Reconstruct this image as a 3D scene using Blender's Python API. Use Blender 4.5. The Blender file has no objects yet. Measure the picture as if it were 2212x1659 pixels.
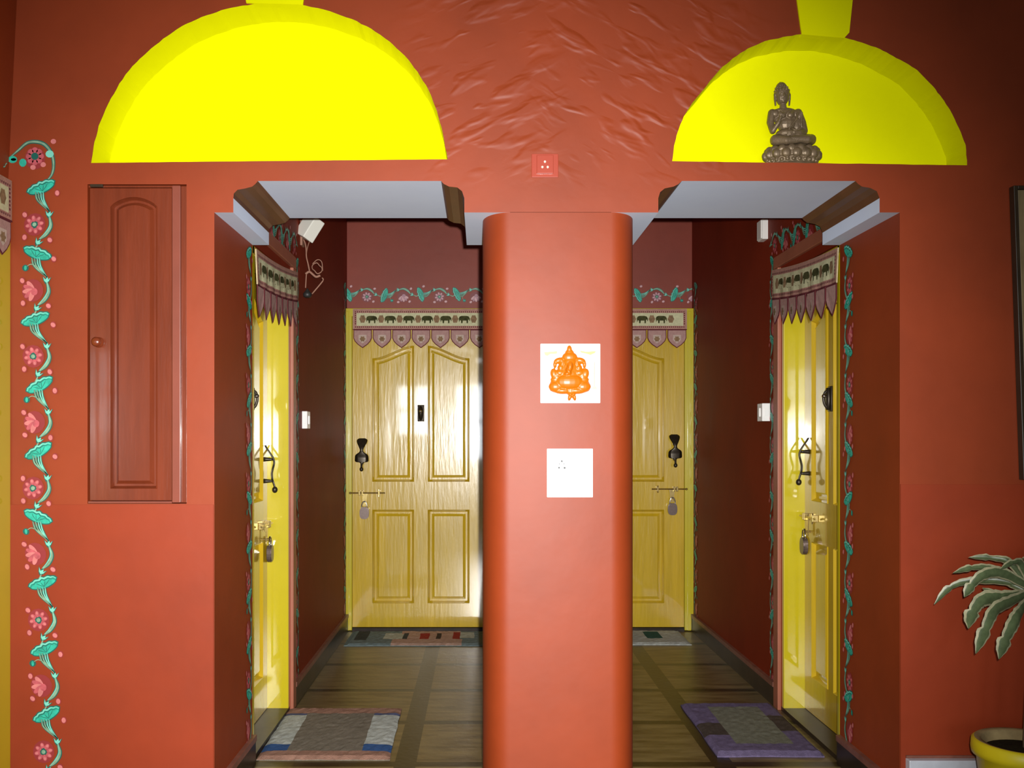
import bpy, bmesh, math, random
from mathutils import Vector, Matrix, geometry, noise
PI = math.pi
C = bpy.context.scene.collection
F = 2100.0; CX, CY, EZ = 1040.0, 950.0, 1.275
YF, YB, YW = 3.28125, 3.83, 6.52          # front wall face, header back, far wall
XL, XR = -0.9016, 1.412                      # corridor side walls
def W(px, py, Y): return Vector(((px-CX)/F*Y, Y, EZ-(py-CY)/F*Y))
def FX(px): return (px-CX)/640.0
def FZ(py): return EZ-(py-CY)/640.0
def lin(c):
    return tuple(((v/255)/12.92 if v/255 <= .04045 else ((v/255+.055)/1.055)**2.4) for v in c)

# ------------------------------------------------------------------ materials
def mat(name, col, rough=.5, spec=.5, metal=0, var=0.0, vscale=6, bump=0.0, bscale=40, stretch=(1,1,1), coat=0.0, col2=None):
    m = bpy.data.materials.new(name); m.use_nodes = True
    nt = m.node_tree; b = nt.nodes['Principled BSDF']; L = nt.links
    b.inputs['Base Color'].default_value = (*col, 1)
    b.inputs['Roughness'].default_value = rough
    b.inputs['Specular IOR Level'].default_value = spec
    b.inputs['Metallic'].default_value = metal
    if coat:
        b.inputs['Coat Weight'].default_value = coat; b.inputs['Coat Roughness'].default_value = .05; b.inputs['Coat IOR'].default_value = 1.75
    tc = nt.nodes.new('ShaderNodeTexCoord'); mp = nt.nodes.new('ShaderNodeMapping')
    mp.inputs['Scale'].default_value = stretch
    L.new(tc.outputs['Object'], mp.inputs['Vector'])
    if var or col2:
        n = nt.nodes.new('ShaderNodeTexNoise'); n.inputs['Scale'].default_value = vscale
        n.inputs['Detail'].default_value = 5; n.inputs['Roughness'].default_value = .6
        L.new(mp.outputs[0], n.inputs['Vector'])
        r = nt.nodes.new('ShaderNodeValToRGB')
        r.color_ramp.elements[0].position = .3; r.color_ramp.elements[1].position = .7
        c2 = col2 or tuple(min(1, v*(1+var)) for v in col)
        c1 = col if col2 else tuple(v*(1-var) for v in col)
        r.color_ramp.elements[0].color = (*c1, 1); r.color_ramp.elements[1].color = (*c2, 1)
        L.new(n.outputs['Fac'], r.inputs['Fac']); L.new(r.outputs[0], b.inputs['Base Color'])
    if bump:
        n2 = nt.nodes.new('ShaderNodeTexNoise'); n2.inputs['Scale'].default_value = bscale
        n2.inputs['Detail'].default_value = 4
        L.new(mp.outputs[0], n2.inputs['Vector'])
        bp = nt.nodes.new('ShaderNodeBump'); bp.inputs['Strength'].default_value = bump
        bp.inputs['Distance'].default_value = .004
        L.new(n2.outputs['Fac'], bp.inputs['Height']); L.new(bp.outputs[0], b.inputs['Normal'])
    return m

RED = (.255, .037, .007)
def red_plaster(name, trowel=False, col=RED, rough=.52, spec=.36):
    m = mat(name, col, rough=rough, spec=spec, var=.13, vscale=2.2, bump=.18, bscale=14)
    if trowel:                                # rough trowel strokes high on the front wall
        nt = m.node_tree; L = nt.links; b = nt.nodes['Principled BSDF']
        old = b.inputs['Normal'].links[0].from_socket
        tc = nt.nodes.new('ShaderNodeTexCoord')
        sep = nt.nodes.new('ShaderNodeSeparateXYZ'); L.new(tc.outputs['Object'], sep.inputs[0])
        def stroke(rot):
            mp = nt.nodes.new('ShaderNodeMapping'); mp.inputs['Rotation'].default_value = (0, rot, 0)
            mp0 = nt.nodes.new('ShaderNodeMapping'); mp0.inputs['Scale'].default_value = (3.4, 1, 9)
            L.new(tc.outputs['Object'], mp.inputs['Vector']); L.new(mp.outputs[0], mp0.inputs['Vector'])
            n = nt.nodes.new('ShaderNodeTexNoise'); n.inputs['Scale'].default_value = 2.3
            n.inputs['Detail'].default_value = 1.5; n.inputs['Distortion'].default_value = .35
            L.new(mp0.outputs[0], n.inputs['Vector'])
            r = nt.nodes.new('ShaderNodeMapRange'); r.inputs[1].default_value = .48; r.inputs[2].default_value = .72
            r.interpolation_type = 'SMOOTHSTEP'
            L.new(n.outputs['Fac'], r.inputs[0]); return r.outputs[0]
        s1, s2 = stroke(math.radians(22)), stroke(math.radians(-28))
        side = nt.nodes.new('ShaderNodeMapRange'); side.inputs[1].default_value = .15; side.inputs[2].default_value = .3
        L.new(sep.outputs['X'], side.inputs[0])
        mx = nt.nodes.new('ShaderNodeMix'); L.new(side.outputs[0], mx.inputs[0]); L.new(s1, mx.inputs[2]); L.new(s2, mx.inputs[3])
        def rng(sock, a, bb, c, d):
            r1 = nt.nodes.new('ShaderNodeMapRange'); r1.inputs[1].default_value = a; r1.inputs[2].default_value = bb
            r2 = nt.nodes.new('ShaderNodeMapRange'); r2.inputs[1].default_value = c; r2.inputs[2].default_value = d
            r2.inputs[3].default_value = 1; r2.inputs[4].default_value = 0
            L.new(sock, r1.inputs[0]); L.new(sock, r2.inputs[0])
            q = nt.nodes.new('ShaderNodeMath'); q.operation = 'MULTIPLY'; L.new(r1.outputs[0], q.inputs[0]); L.new(r2.outputs[0], q.inputs[1]); return q.outputs[0]
        mz = rng(sep.outputs['Z'], 2.12, 2.3, 2.9, 3.1); mxx = rng(sep.outputs['X'], -.3, -.05, .75, 1.0)
        mm = nt.nodes.new('ShaderNodeMath'); mm.operation = 'MULTIPLY'; L.new(mz, mm.inputs[0]); L.new(mxx, mm.inputs[1])
        st = nt.nodes.new('ShaderNodeMath'); st.operation = 'MULTIPLY'; L.new(mm.outputs[0], st.inputs[0]); st.inputs[1].default_value = .6
        bp = nt.nodes.new('ShaderNodeBump'); bp.inputs['Distance'].default_value = .006
        L.new(st.outputs[0], bp.inputs['Strength']); L.new(mx.outputs[0], bp.inputs['Height']); L.new(old, bp.inputs['Normal'])
        L.new(bp.outputs[0], b.inputs['Normal'])
    return m

M = {}
M['red_t'] = red_plaster('red_plaster_front', True)
M['red'] = red_plaster('red_plaster')
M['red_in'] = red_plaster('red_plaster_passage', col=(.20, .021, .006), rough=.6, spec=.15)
M['red_far'] = red_plaster('red_plaster_end_wall', col=(.24, .040, .020), rough=.5, spec=.4)
M['red_low'] = red_plaster('red_plaster_dado', col=(.255, .031, .006))
M['yellow'] = mat('bright_yellow_paint', (.80, .80, .0), .9, .05, var=.02, bump=.1, bscale=18)
M['white_paint'] = mat('pale_blue_white_paint', (.72, .82, 1.0), .6, .3, var=.02, bump=.05)
M['brown_paint'] = mat('brown_red_paint', (.13, .05, .022), .45, var=.2)
M['door'] = mat('ochre_gloss_wood', (.56, .365, .012), .26, .5, var=.10, vscale=3, bump=.30, bscale=9, stretch=(7, 7, .8), coat=.6)
M['frame'] = mat('yellow_gloss_frame', (.54, .44, .006), .3, .5, var=.04, bump=.04, bscale=8, coat=.8)
M['oframe'] = mat('terracotta_frame_edge', (.34, .11, .06), .4, var=.1)
M['cabinet'] = mat('red_brown_cabinet_gloss', (.165, .030, .010), .3, .5, var=.18, vscale=4, bump=.15, bscale=20, stretch=(5, 5, .6), coat=.35)
M['cabframe'] = mat('rose_brown_cabinet_frame', (.22, .055, .032), .35, .5, var=.1, coat=.3)
M['bronze'] = mat('aged_bronze', (.17, .12, .07), .42, .5, metal=.35, var=.25, vscale=30, bump=.2, bscale=200)
M['iron'] = mat('dark_bronze_handle', (.045, .035, .022), .35, .6, metal=.6, var=.3, vscale=50)
M['brass'] = mat('worn_brass', (.55, .42, .16), .22, .6, metal=.9, var=.2, vscale=60)
M['lock'] = mat('padlock_steel', (.15, .11, .095), .3, .6, metal=.6, var=.15, vscale=80)
M['chrome'] = mat('shackle_and_glint_steel', (.6, .58, .55), .15, .6, metal=1)
M['plastic'] = mat('white_switch_plastic', (.82, .80, .76), .3, .5)
M['plate'] = mat('white_glazed_plate', (.95, .95, .95), .3, .4)
M['dot'] = mat('grey_socket_hole', (.06, .06, .06), .6)
M['orange'] = mat('orange_glazed_relief', (.50, .125, .002), .36, .4, var=.06)
M['palepink'] = mat('pale_pink_glaze', (.40, .24, .19), .4)
M['paleyel'] = mat('pale_yellow_glaze', (.42, .42, .06), .4)
M['redplastic'] = mat('red_painted_socket', (.36, .06, .035), .25, .6)
M['pinkdot'] = mat('pale_socket_contact', (.8, .55, .45), .4)
M['teal'] = mat('teal_leaf_paint', (.02, .40, .28), .5, var=.35, vscale=30)
M['tealdk'] = mat('dark_teal_outline_paint', (.005, .10, .075), .5)
M['teallt'] = mat('light_teal_rim_paint', (.18, .58, .45), .5)
M['stem'] = mat('sage_stem_paint', (.20, .34, .22), .5, var=.3, vscale=40)
M['pink'] = mat('pink_petal_paint', (.46, .085, .10), .5, var=.25, vscale=50)
M['pinklt'] = mat('light_pink_bud_paint', (.58, .17, .16), .5, var=.15, vscale=50)
M['lilac'] = mat('lilac_petal_paint', (.42, .22, .26), .5, var=.2, vscale=50)
M['lilaclt'] = mat('pale_lilac_paint', (.60, .36, .36), .5, var=.15, vscale=50)
M['mauvewash'] = mat('mauve_wash_paint', (.20, .035, .035), .5)
M['halo'] = mat('crimson_wash_paint', (.26, .024, .026), .5, var=.1)
M['cloth'] = mat('tan_embroidered_cloth', (.46, .36, .21), .9, .1, var=.15, vscale=60, bump=.4, bscale=300)
M['clothlt'] = mat('cream_cloth', (.56, .54, .33), .9, .1, var=.12, vscale=60, bump=.4, bscale=300)
M['clothpk'] = mat('dusty_rose_cloth', (.42, .22, .17), .9, .1, var=.15, vscale=60, bump=.4, bscale=300)
M['mauve'] = mat('mauve_flap_cloth', (.42, .25, .22), .9, .1, var=.12, vscale=60, bump=.4, bscale=300)
M['mauvelt'] = mat('pale_mauve_patch', (.52, .40, .33), .9, .1, var=.1, vscale=60)
M['maroon'] = mat('maroon_piping', (.12, .025, .03), .9, .1)
M['eleph'] = mat('olive_black_elephant_applique', (.055, .055, .02), .9, .1, var=.5, vscale=25)
M['rose'] = mat('brown_rosette_applique', (.24, .15, .08), .9, .1, var=.3, vscale=70)
M['soil'] = mat('dark_soil', (.018, .016, .007), .95, .1, var=.5, vscale=60, bump=1, bscale=90)
M['potyel'] = mat('yellow_painted_pot', (.62, .52, .008), .45, .5, var=.08)
M['potrim'] = mat('worn_clay_pot_rim', (.30, .22, .10), .7, .3, var=.25, vscale=20)
M['leafg'] = mat('dark_green_leaf', (.085, .115, .05), .38, .5, var=.35, vscale=30)
M['leafc'] = mat('cream_leaf_margin', (.33, .31, .18), .45, .5, var=.25, vscale=60)
M['trunk'] = mat('grey_brown_stem', (.16, .13, .08), .8, .2, var=.3, vscale=30)
M['marble'] = mat('white_marble_plinth', (.62, .66, .72), .35, .5, col2=(.48, .50, .55), vscale=9)
M['base_dk'] = mat('dark_stone_skirting', (.028, .018, .011), .35, .3, var=.4, vscale=12)
M['base_pk'] = mat('rose_skirting_cap', (.20, .075, .05), .4, .5, var=.25, vscale=20)
M['ceil'] = mat('white_ceiling', (.55, .55, .53), .8, .2, var=.04)
M['hallwall'] = mat('rear_room_wall', (.25, .17, .10), .7, .3, var=.05)
M['wooddk'] = mat('dark_frame_edge', (.035, .022, .010), .4, .5, var=.3)
M['woodtan'] = mat('tan_wood_frame', (.26, .19, .09), .45, .4, var=.25, vscale=10, stretch=(6, 6, .7))
M['woodor'] = mat('orange_brown_panel', (.32, .10, .02), .45, .4, var=.2)
M['shade'] = mat('white_lamp_shade', (.78, .77, .68), .5, .3)
M['cord'] = mat('pinkish_cord', (.30, .15, .10), .6, .3)
M['blackplate'] = mat('black_cup', (.02, .02, .018), .5)
def cloth(n, c, v=.2): return mat(n, tuple(x*1.35 for x in c), .95, .05, var=v, vscale=45, bump=.8, bscale=260)
M['m_grey'] = cloth('grey_shag', (.13, .13, .10)); M['m_warm'] = cloth('warm_grey_shag', (.15, .13, .10))
M['m_white'] = cloth('pale_grey_shag', (.34, .36, .33)); M['m_blue'] = cloth('blue_shag', (.035, .08, .20))
M['m_navy'] = cloth('slate_blue_shag', (.07, .08, .14)); M['m_pink'] = cloth('dusty_pink_shag', (.25, .14, .10))
M['m_purple'] = cloth('purple_shag', (.105, .082, .145)); M['m_brown'] = cloth('dark_brown_shag', (.055, .042, .035))
M['m_fgrey'] = cloth('blue_grey_weave', (.13, .17, .17)); M['m_red'] = cloth('dark_red_weave', (.25, .035, .025))
M['m_fpink'] = cloth('pale_pink_weave', (.36, .24, .19)); M['m_black'] = cloth('charcoal_weave', (.05, .055, .05))
M['m_lite'] = cloth('light_grey_weave', (.33, .35, .30)); M['m_green'] = cloth('dark_green_weave', (.03, .08, .065))

def floor_mat():
    m = bpy.data.materials.new('olive_stone_tiles_with_dark_bands'); m.use_nodes = True
    nt = m.node_tree; L = nt.links; b = nt.nodes['Principled BSDF']
    tc = nt.nodes.new('ShaderNodeTexCoord'); sep = nt.nodes.new('ShaderNodeSeparateXYZ'); L.new(tc.outputs['Object'], sep.inputs[0])
    def mth(op, a, bb=None):
        n = nt.nodes.new('ShaderNodeMath'); n.operation = op
        for i, v in enumerate((a, bb)):
            if v is None: continue
            if isinstance(v, (int, float)): n.inputs[i].default_value = v
            else: L.new(v, n.inputs[i])
        return n.outputs[0]
    def band(sock, off, per, wid):
        a = mth('ADD', sock, -off + per*20); a = mth('MODULO', a, per); a = mth('SUBTRACT', a, per/2); a = mth('ABSOLUTE', a)
        return mth('GREATER_THAN', a, per/2-wid/2)
    bx = band(sep.outputs['X'], -.30, .625, .085); by = band(sep.outputs['Y'], 3.82, .565, .055)
    g = mth('MAXIMUM', bx, by)
    def ns(sc, st, det=4):
        mp = nt.nodes.new('ShaderNodeMapping'); mp.inputs['Scale'].default_value = st; L.new(tc.outputs['Object'], mp.inputs[0])
        n = nt.nodes.new('ShaderNodeTexNoise'); n.inputs['Scale'].default_value = sc; n.inputs['Detail'].default_value = det
        L.new(mp.outputs[0], n.inputs['Vector']); return n.outputs['Fac']
    n1 = ns(5, (1, 4, 1)); r = nt.nodes.new('ShaderNodeValToRGB')
    r.color_ramp.elements[0].position = .32; r.color_ramp.elements[0].color = (.07, .040, .014, 1)
    r.color_ramp.elements[1].position = .68; r.color_ramp.elements[1].color = (.19, .135, .055, 1)
    L.new(n1, r.inputs[0])
    mx = nt.nodes.new('ShaderNodeMix'); mx.data_type = 'RGBA'
    L.new(g, mx.inputs[0]); L.new(r.outputs[0], mx.inputs[6]); mx.inputs[7].default_value = (.02, .012, .006, 1)
    L.new(mx.outputs[2], b.inputs['Base Color'])
    b.inputs['Roughness'].default_value = .34; b.inputs['Specular IOR Level'].default_value = .4
    bp = nt.nodes.new('ShaderNodeBump'); bp.inputs['Strength'].default_value = .25; bp.inputs['Distance'].default_value = .004
    L.new(ns(30, (1, 1, 1)), bp.inputs['Height']); L.new(bp.outputs[0], b.inputs['Normal'])
    return m
M['floor'] = floor_mat()

# ------------------------------------------------------------------ mesh builder
class MB:
    def __init__(s): s.v = []; s.f = []; s.m = []; s.k = []
    def mi(s, key):
        if key not in s.k: s.k.append(key)
        return s.k.index(key)
    def add(s, vs, fs, key):
        o = len(s.v); s.v += [Vector(v) for v in vs]; i = s.mi(key)
        for f in fs: s.f.append([o+a for a in f]); s.m.append(i)
    def quad(s, a, b, c, d, key): s.add([a, b, c, d], [(0, 1, 2, 3)], key)
    def box(s, T, u0, u1, v0, v1, w0, w1, key, bev=0):
        if bev:
            bm = bmesh.new(); bmesh.ops.create_cube(bm, size=1)
            for v in bm.verts: v.co = Vector(((u0+u1)/2+v.co.x*(u1-u0), (v0+v1)/2+v.co.y*(v1-v0), (w0+w1)/2+v.co.z*(w1-w0)))
            bmesh.ops.bevel(bm, geom=list(bm.edges), offset=bev, segments=2, profile=.5, affect='EDGES')
            bm.verts.index_update()
            s.add([T(*v.co) for v in bm.verts], [[v.index for v in f.verts] for f in bm.faces], key); bm.free(); return
        p = [T(u, v, w) for u in (u0, u1) for v in (v0, v1) for w in (w0, w1)]
        s.add(p, [(0, 1, 3, 2), (4, 6, 7, 5), (0, 4, 5, 1), (2, 3, 7, 6), (0, 2, 6, 4), (1, 5, 7, 3)], key)
    def poly(s, T, pts, w, key):
        s.add([T(p[0], p[1], w) for p in pts], [list(range(len(pts)))], key)
    def slab(s, T, pts, w0, w1, key, side=None):
        n = len(pts); vs = [T(p[0], p[1], w0) for p in pts]+[T(p[0], p[1], w1) for p in pts]
        s.add(vs, [list(range(n)), list(range(n, 2*n))], key)
        s.add(vs, [(i, (i+1) % n, n+(i+1) % n, n+i) for i in range(n)], side or key)
    def ribbon(s, T, pts, wid, w, key, taper=True):
        P = cr(pts, 6); n = len(P); vs = []
        for i, p in enumerate(P):
            a = P[max(0, i-1)]; b = P[min(n-1, i+1)]; d = (Vector(b)-Vector(a)); d = d.normalized() if d.length else Vector((1, 0))
            h = wid/2*((.35+.65*math.sin(PI*min(1, (i+.6)/n))) if taper else 1)
            nx = Vector((-d.y, d.x))*h
            vs += [T(p[0]+nx.x, p[1]+nx.y, w), T(p[0]-nx.x, p[1]-nx.y, w)]
        s.add(vs, [(2*i, 2*i+1, 2*i+3, 2*i+2) for i in range(n-1)], key)
    def tube(s, pts, r, key, seg=8, smoothn=4):
        P = cr3(pts, smoothn); n = len(P); vs = []; up = Vector((.31, .17, .93))
        rr = r if callable(r) else (lambda t: r)
        for i, p in enumerate(P):
            d = (P[min(n-1, i+1)]-P[max(0, i-1)]).normalized()
            a = d.cross(up).normalized(); b = d.cross(a)
            for k in range(seg):
                q = 2*PI*k/seg; vs.append(p+(a*math.cos(q)+b*math.sin(q))*rr(i/(n-1)))
        fs = [(i*seg+k, i*seg+(k+1) % seg, (i+1)*seg+(k+1) % seg, (i+1)*seg+k) for i in range(n-1) for k in range(seg)]
        fs += [list(range(seg)), [(n-1)*seg+k for k in range(seg)]]
        s.add(vs, fs, key)
    def lathe(s, T, prof, key, seg=32, keys=None, sx=1, sy=1):   # prof: (r, h), axis = third local coord
        vs = [T(r*math.cos(2*PI*k/seg)*sx, r*math.sin(2*PI*k/seg)*sy, h) for r, h in prof for k in range(seg)]
        for i in range(len(prof)-1):
            kk = keys[i] if keys else key
            o = len(s.v)
            s.add([vs[j] for j in range(i*seg, (i+2)*seg)], [(k, (k+1) % seg, seg+(k+1) % seg, seg+k) for k in range(seg)], kk)
        s.add(vs[:seg], [list(range(seg))], keys[0] if keys else key)
        s.add(vs[-seg:], [list(range(seg))], keys[-1] if keys else key)
    def ell(s, c, r, key, rot=None, seg=14, rings=9):
        R = rot.to_matrix() if rot else Matrix.Identity(3); c = Vector(c); vs = []
        for i in range(rings+1):
            th = PI*i/rings
            for k in range(seg):
                q = 2*PI*k/seg
                vs.append(c+R@Vector((r[0]*math.sin(th)*math.cos(q), r[1]*math.sin(th)*math.sin(q), r[2]*math.cos(th))))
        s.add(vs, [(i*seg+k, i*seg+(k+1) % seg, (i+1)*seg+(k+1) % seg, (i+1)*seg+k) for i in range(rings) for k in range(seg)], key)
    def limb(s, pts, rads, key):
        for i in range(len(pts)-1):
            a, b = Vector(pts[i]), Vector(pts[i+1])
            for j in range(9):
                t = j/8; r = rads[i]*(1-t)+rads[i+1]*t; s.ell(a.lerp(b, t), (r, r, r), key, seg=10, rings=7)
    def build(s, name, parent=None, smooth=False, world=False, normals=True):
        me = bpy.data.meshes.new(name)
        off = Vector((0, 0, 0))
        if parent is not None:
            p = parent
            while p is not None: off += p.location; p = p.parent
        elif not world:
            xs = [v.x for v in s.v]; ys = [v.y for v in s.v]; zs = [v.z for v in s.v]
            off = Vector(((min(xs)+max(xs))/2, (min(ys)+max(ys))/2, min(zs)))
        me.from_pydata([v-off for v in s.v], [], s.f)
        for k in s.k: me.materials.append(M[k])
        for p, i in zip(me.polygons, s.m): p.material_index = i; p.use_smooth = smooth
        bm = bmesh.new(); bm.from_mesh(me)
        bmesh.ops.remove_doubles(bm, verts=bm.verts, dist=1e-6)
        bmesh.ops.dissolve_degenerate(bm, edges=bm.edges, dist=1e-7)
        if normals: bmesh.ops.recalc_face_normals(bm, faces=bm.faces)
        bm.to_mesh(me); bm.free()
        o = bpy.data.objects.new(name, me); C.objects.link(o)
        if parent is not None: o.parent = parent
        else: o.location = off
        return o
def cr(pts, n):
    if len(pts) < 3: 
        return [Vector(pts[0]).lerp(Vector(pts[-1]), i/n) for i in range(n+1)]
    P = [Vector(p) for p in pts]; P = [P[0]*2-P[1]]+P+[P[-1]*2-P[-2]]; out = []
    for i in range(1, len(P)-2):
        for j in range(n):
            t = j/n; a, b, c, d = P[i-1:i+3]
            out.append(.5*((2*b)+(c-a)*t+(2*a-5*b+4*c-d)*t*t+(3*b-a-3*c+d)*t**3))
    out.append(P[-2]); return out
cr3 = cr
ID = lambda x, y, z: Vector((x, y, z))
def tag(o, label=None, cat=None, group=None, kind=None):
    if label: o['label'] = label
    if cat: o['category'] = cat
    if group: o['group'] = group
    if kind: o['kind'] = kind
    return o
def thing(name, loc, label, cat, group=None, kind=None):
    o = bpy.data.objects.new(name, None); o.location = loc; o.empty_display_size = .05; C.objects.link(o)
    return tag(o, label, cat, group, kind)
def remeshed(mb, name, voxel, parent=None, it=2, key=None):
    t = mb.build('temp_shape', world=True, normals=True); me0 = t.data
    md = t.modifiers.new('r', 'REMESH'); md.mode = 'VOXEL'; md.voxel_size = voxel; md.use_smooth_shade = True
    sm = t.modifiers.new('s', 'SMOOTH'); sm.iterations = it; sm.factor = .5
    dg = bpy.context.evaluated_depsgraph_get(); dg.update()
    me = bpy.data.meshes.new_from_object(t.evaluated_get(dg)); me.name = name
    off = Vector((0, 0, 0)); p = parent
    while p is not None: off += p.location; p = p.parent
    me.transform(Matrix.Translation(-off)); me.materials.clear(); me.materials.append(M[key])
    for p in me.polygons: p.use_smooth = True; p.material_index = 0
    o = bpy.data.objects.new(name, me); C.objects.link(o)
    if parent is not None: o.parent = parent
    bpy.data.objects.remove(t); bpy.data.meshes.remove(me0)
    return o

# ------------------------------------------------------------------ the front wall
Z0 = FZ(459); Z1 = FZ(428); Z2 = FZ(391); ZT = 3.1; XWL = -1.72; XWR = 4.4
def pp(l): return [(FX(a), FZ(b)) for a, b in l]
og1 = pp([(504, 428), (505, 418), (513, 410), (530, 407), (545, 403), (552, 397), (557, 391)])
og2 = pp([(953, 391), (958, 397), (970, 403), (988, 405), (998, 413), (1003, 428)])
og3 = pp([(1422, 428), (1426, 415), (1436, 407), (1455, 403), (1465, 398), (1473, 391)])
og4 = pp([(1848, 391), (1853, 397), (1862, 403), (1880, 406), (1894, 413), (1900, 428)])
outer = [((XWL, 0), None), ((FX(463), 0), 'red'), ((FX(463), Z0), 'white_paint'), ((FX(504), Z0), 'white_paint')]
outer += [(p, 'brown_paint') for p in og1[:-1]] + [(og1[-1], 'white_paint')]
outer += [(p, 'brown_paint') for p in og2[:-1]] + [(og2[-1], 'white_paint'), ((FX(1003), Z0), 'white_paint'), ((FX(1422), Z0), 'white_paint')]
outer += [(p, 'brown_paint') for p in og3[:-1]] + [(og3[-1], 'white_paint')]
outer += [(p, 'brown_paint') for p in og4[:-1]] + [(og4[-1], 'white_paint'), ((FX(1900), Z0), 'white_paint'), ((XR, Z0), 'red'), ((XR, 0), None), ((XWR, 0), None), ((XWR, ZT), None), ((XWL, ZT), None)]
lunL = pp([(197, 352), (202, 318), (213, 272), (234, 224), (258, 180), (286, 143), (318, 113), (352, 84), (392, 57), (435, 37), (478, 22), (525, 12), (570, 7), (615, 7), (660, 12), (712, 24), (760, 41), (802, 62), (842, 90), (874, 120), (902, 155), (926, 195), (944, 240), (957, 290), (967, 344)])
lunR = pp([(1452, 348), (1456, 315), (1464, 285), (1477, 251), (1497, 220), (1524, 188), (1555, 150), (1583, 126), (1615, 105), (1652, 89), (1691, 80), (1730, 74), (1780, 74), (1824, 81), (1862, 92), (1901, 106), (1929, 121), (1957, 136), (1981, 151), (2016, 187), (2035, 212), (2052, 237), (2072, 278), (2086, 313), (2089, 357)])
random.seed(5)
def rough_edge(pts, amp=.0012):
    out = []
    for i in range(len(pts)):
        a, b = Vector(pts[i]), Vector(pts[(i+1) % len(pts)])
        n = 4 if i < len(pts)-1 else 22
        for j in range(n):
            q = a.lerp(b, j/n)
            if j: q += Vector((random.uniform(-amp, amp), random.uniform(-amp, amp)))*(1 if i < len(pts)-1 else .6)
            out.append((q.x, q.y))
    return out
lunL, lunR = rough_edge(lunL), rough_edge(lunR)
cab = [(FX(189), FZ(398)), (FX(189), FZ(1088)), (FX(403), FZ(1088)), (FX(403), FZ(398))]
wf = MB()
loops = [[p for p, _ in outer], lunL, lunR, cab]
flat = [p for l in loops for p in l]
tri = geometry.tessellate_polygon([[Vector((a, b, 0)) for a, b in l] for l in loops])
wf.add([(a, YF, b) for a, b in flat], [tuple(t) for t in tri], 'red_t')
n = len(outer)
for i in range(n):
    (a, ka), (b, kb) = outer[i], outer[(i+1) % n]
    key = ka
    if ka is None: continue
    wf.quad((a[0], YF, a[1]), (b[0], YF, b[1]), (b[0], YB, b[1]), (a[0], YB, a[1]), key)
for lp, dep, ks in ((lunL, .15, 'yellow'), (lunR, .14, 'yellow'), (cab, .05, 'red')):
    m_ = len(lp)
    for i in range(m_):
        a, b = lp[i], lp[(i+1) % m_]
        wf.quad((a[0], YF, a[1]), (b[0], YF, b[1]), (b[0], YF+dep, b[1]), (a[0], YF+dep, a[1]), ks)
    t2 = geometry.tessellate_polygon([[Vector((a, b, 0)) for a, b in lp]])
    wf.add([(a, YF+dep, b) for a, b in lp], [tuple(t) for t in t2], ks)
# back of the header
t3 = geometry.tessellate_polygon([[Vector((p[0], p[1], 0)) for p, _ in outer]])
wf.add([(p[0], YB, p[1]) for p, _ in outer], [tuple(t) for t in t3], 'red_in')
tag(wf.build('wall_front', world=True, normals=False), 'red plastered wall with two arched yellow niches above two stepped openings', 'wall', kind='structure')

# the rounded pillar between the openings
def rrect(x0, x1, y0, y1, rx, ry, seg=12):
    pts = []
    for cx, cy, a0 in ((x0+rx, y0+ry, PI), (x1-rx, y0+ry, 1.5*PI), (x1-rx, y1-ry, 0), (x0+rx, y1-ry, .5*PI)):
        for k in range(seg+1):
            a = a0+.5*PI*k/seg; pts.append((cx+rx*math.cos(a), cy+ry*math.sin(a)))
    return pts
pl = MB(); P = rrect(FX(1043), FX(1379), YF, YB-.02, .092, .14); k = len(P)
pl.add([(a, b, 0) for a, b in P]+[(a, b, Z0+.001) for a, b in P], [(i, (i+1) % k, k+(i+1) % k, k+i) for i in range(k)], 'red')
o = pl.build('wall_center', world=True, smooth=True)
tag(o, 'red pillar with rounded corners standing between the two openings', 'pillar', kind='structure')

# keystones, dado coats, plinth
def frontT(u, v, w): return Vector((u, YF-w, v))
for nm, pts, lb in (('trim_1', [(533, 8), (655, 12), (672, -100), (516, -100)], 'yellow keystone block rising above the left niche'),
                    ('trim_2', [(1728, 60), (1731, 76), (1822, 84), (1833, 72), (1851, -100), (1706, -100)], 'yellow keystone block rising above the niche with the statue')):
    b = MB(); b.slab(frontT, pp(pts), -.02, .007, 'yellow'); tag(b.build(nm, world=True), lb, 'wall trim', kind='structure')
b = MB(); b.box(frontT, -1.6, FX(463)-.002, 0, FZ(1090), -.01, .005, 'red_low'); tag(b.build('trim_3', world=True), 'red lower coat of wall left of the openings', 'wall trim', kind='structure')
b = MB(); b.box(frontT, XR+.001, XWR, 0, FZ(1046), -.01, .005, 'red_low'); tag(b.build('trim_4', world=True), 'red lower coat of wall right of the openings', 'wall trim', kind='structure')
b = MB(); b.box(frontT, FX(1955), XWR, 0, FZ(1636), 0, .035, 'marble', .003); b.box(frontT, FX(1955), XWR, FZ(1636), FZ(1630), 0, .010, 'base_pk')
tag(b.build('baseboard_front', world=True), 'white stone plinth along the wall foot behind the yellow pot', 'baseboard', kind='structure')

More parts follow.
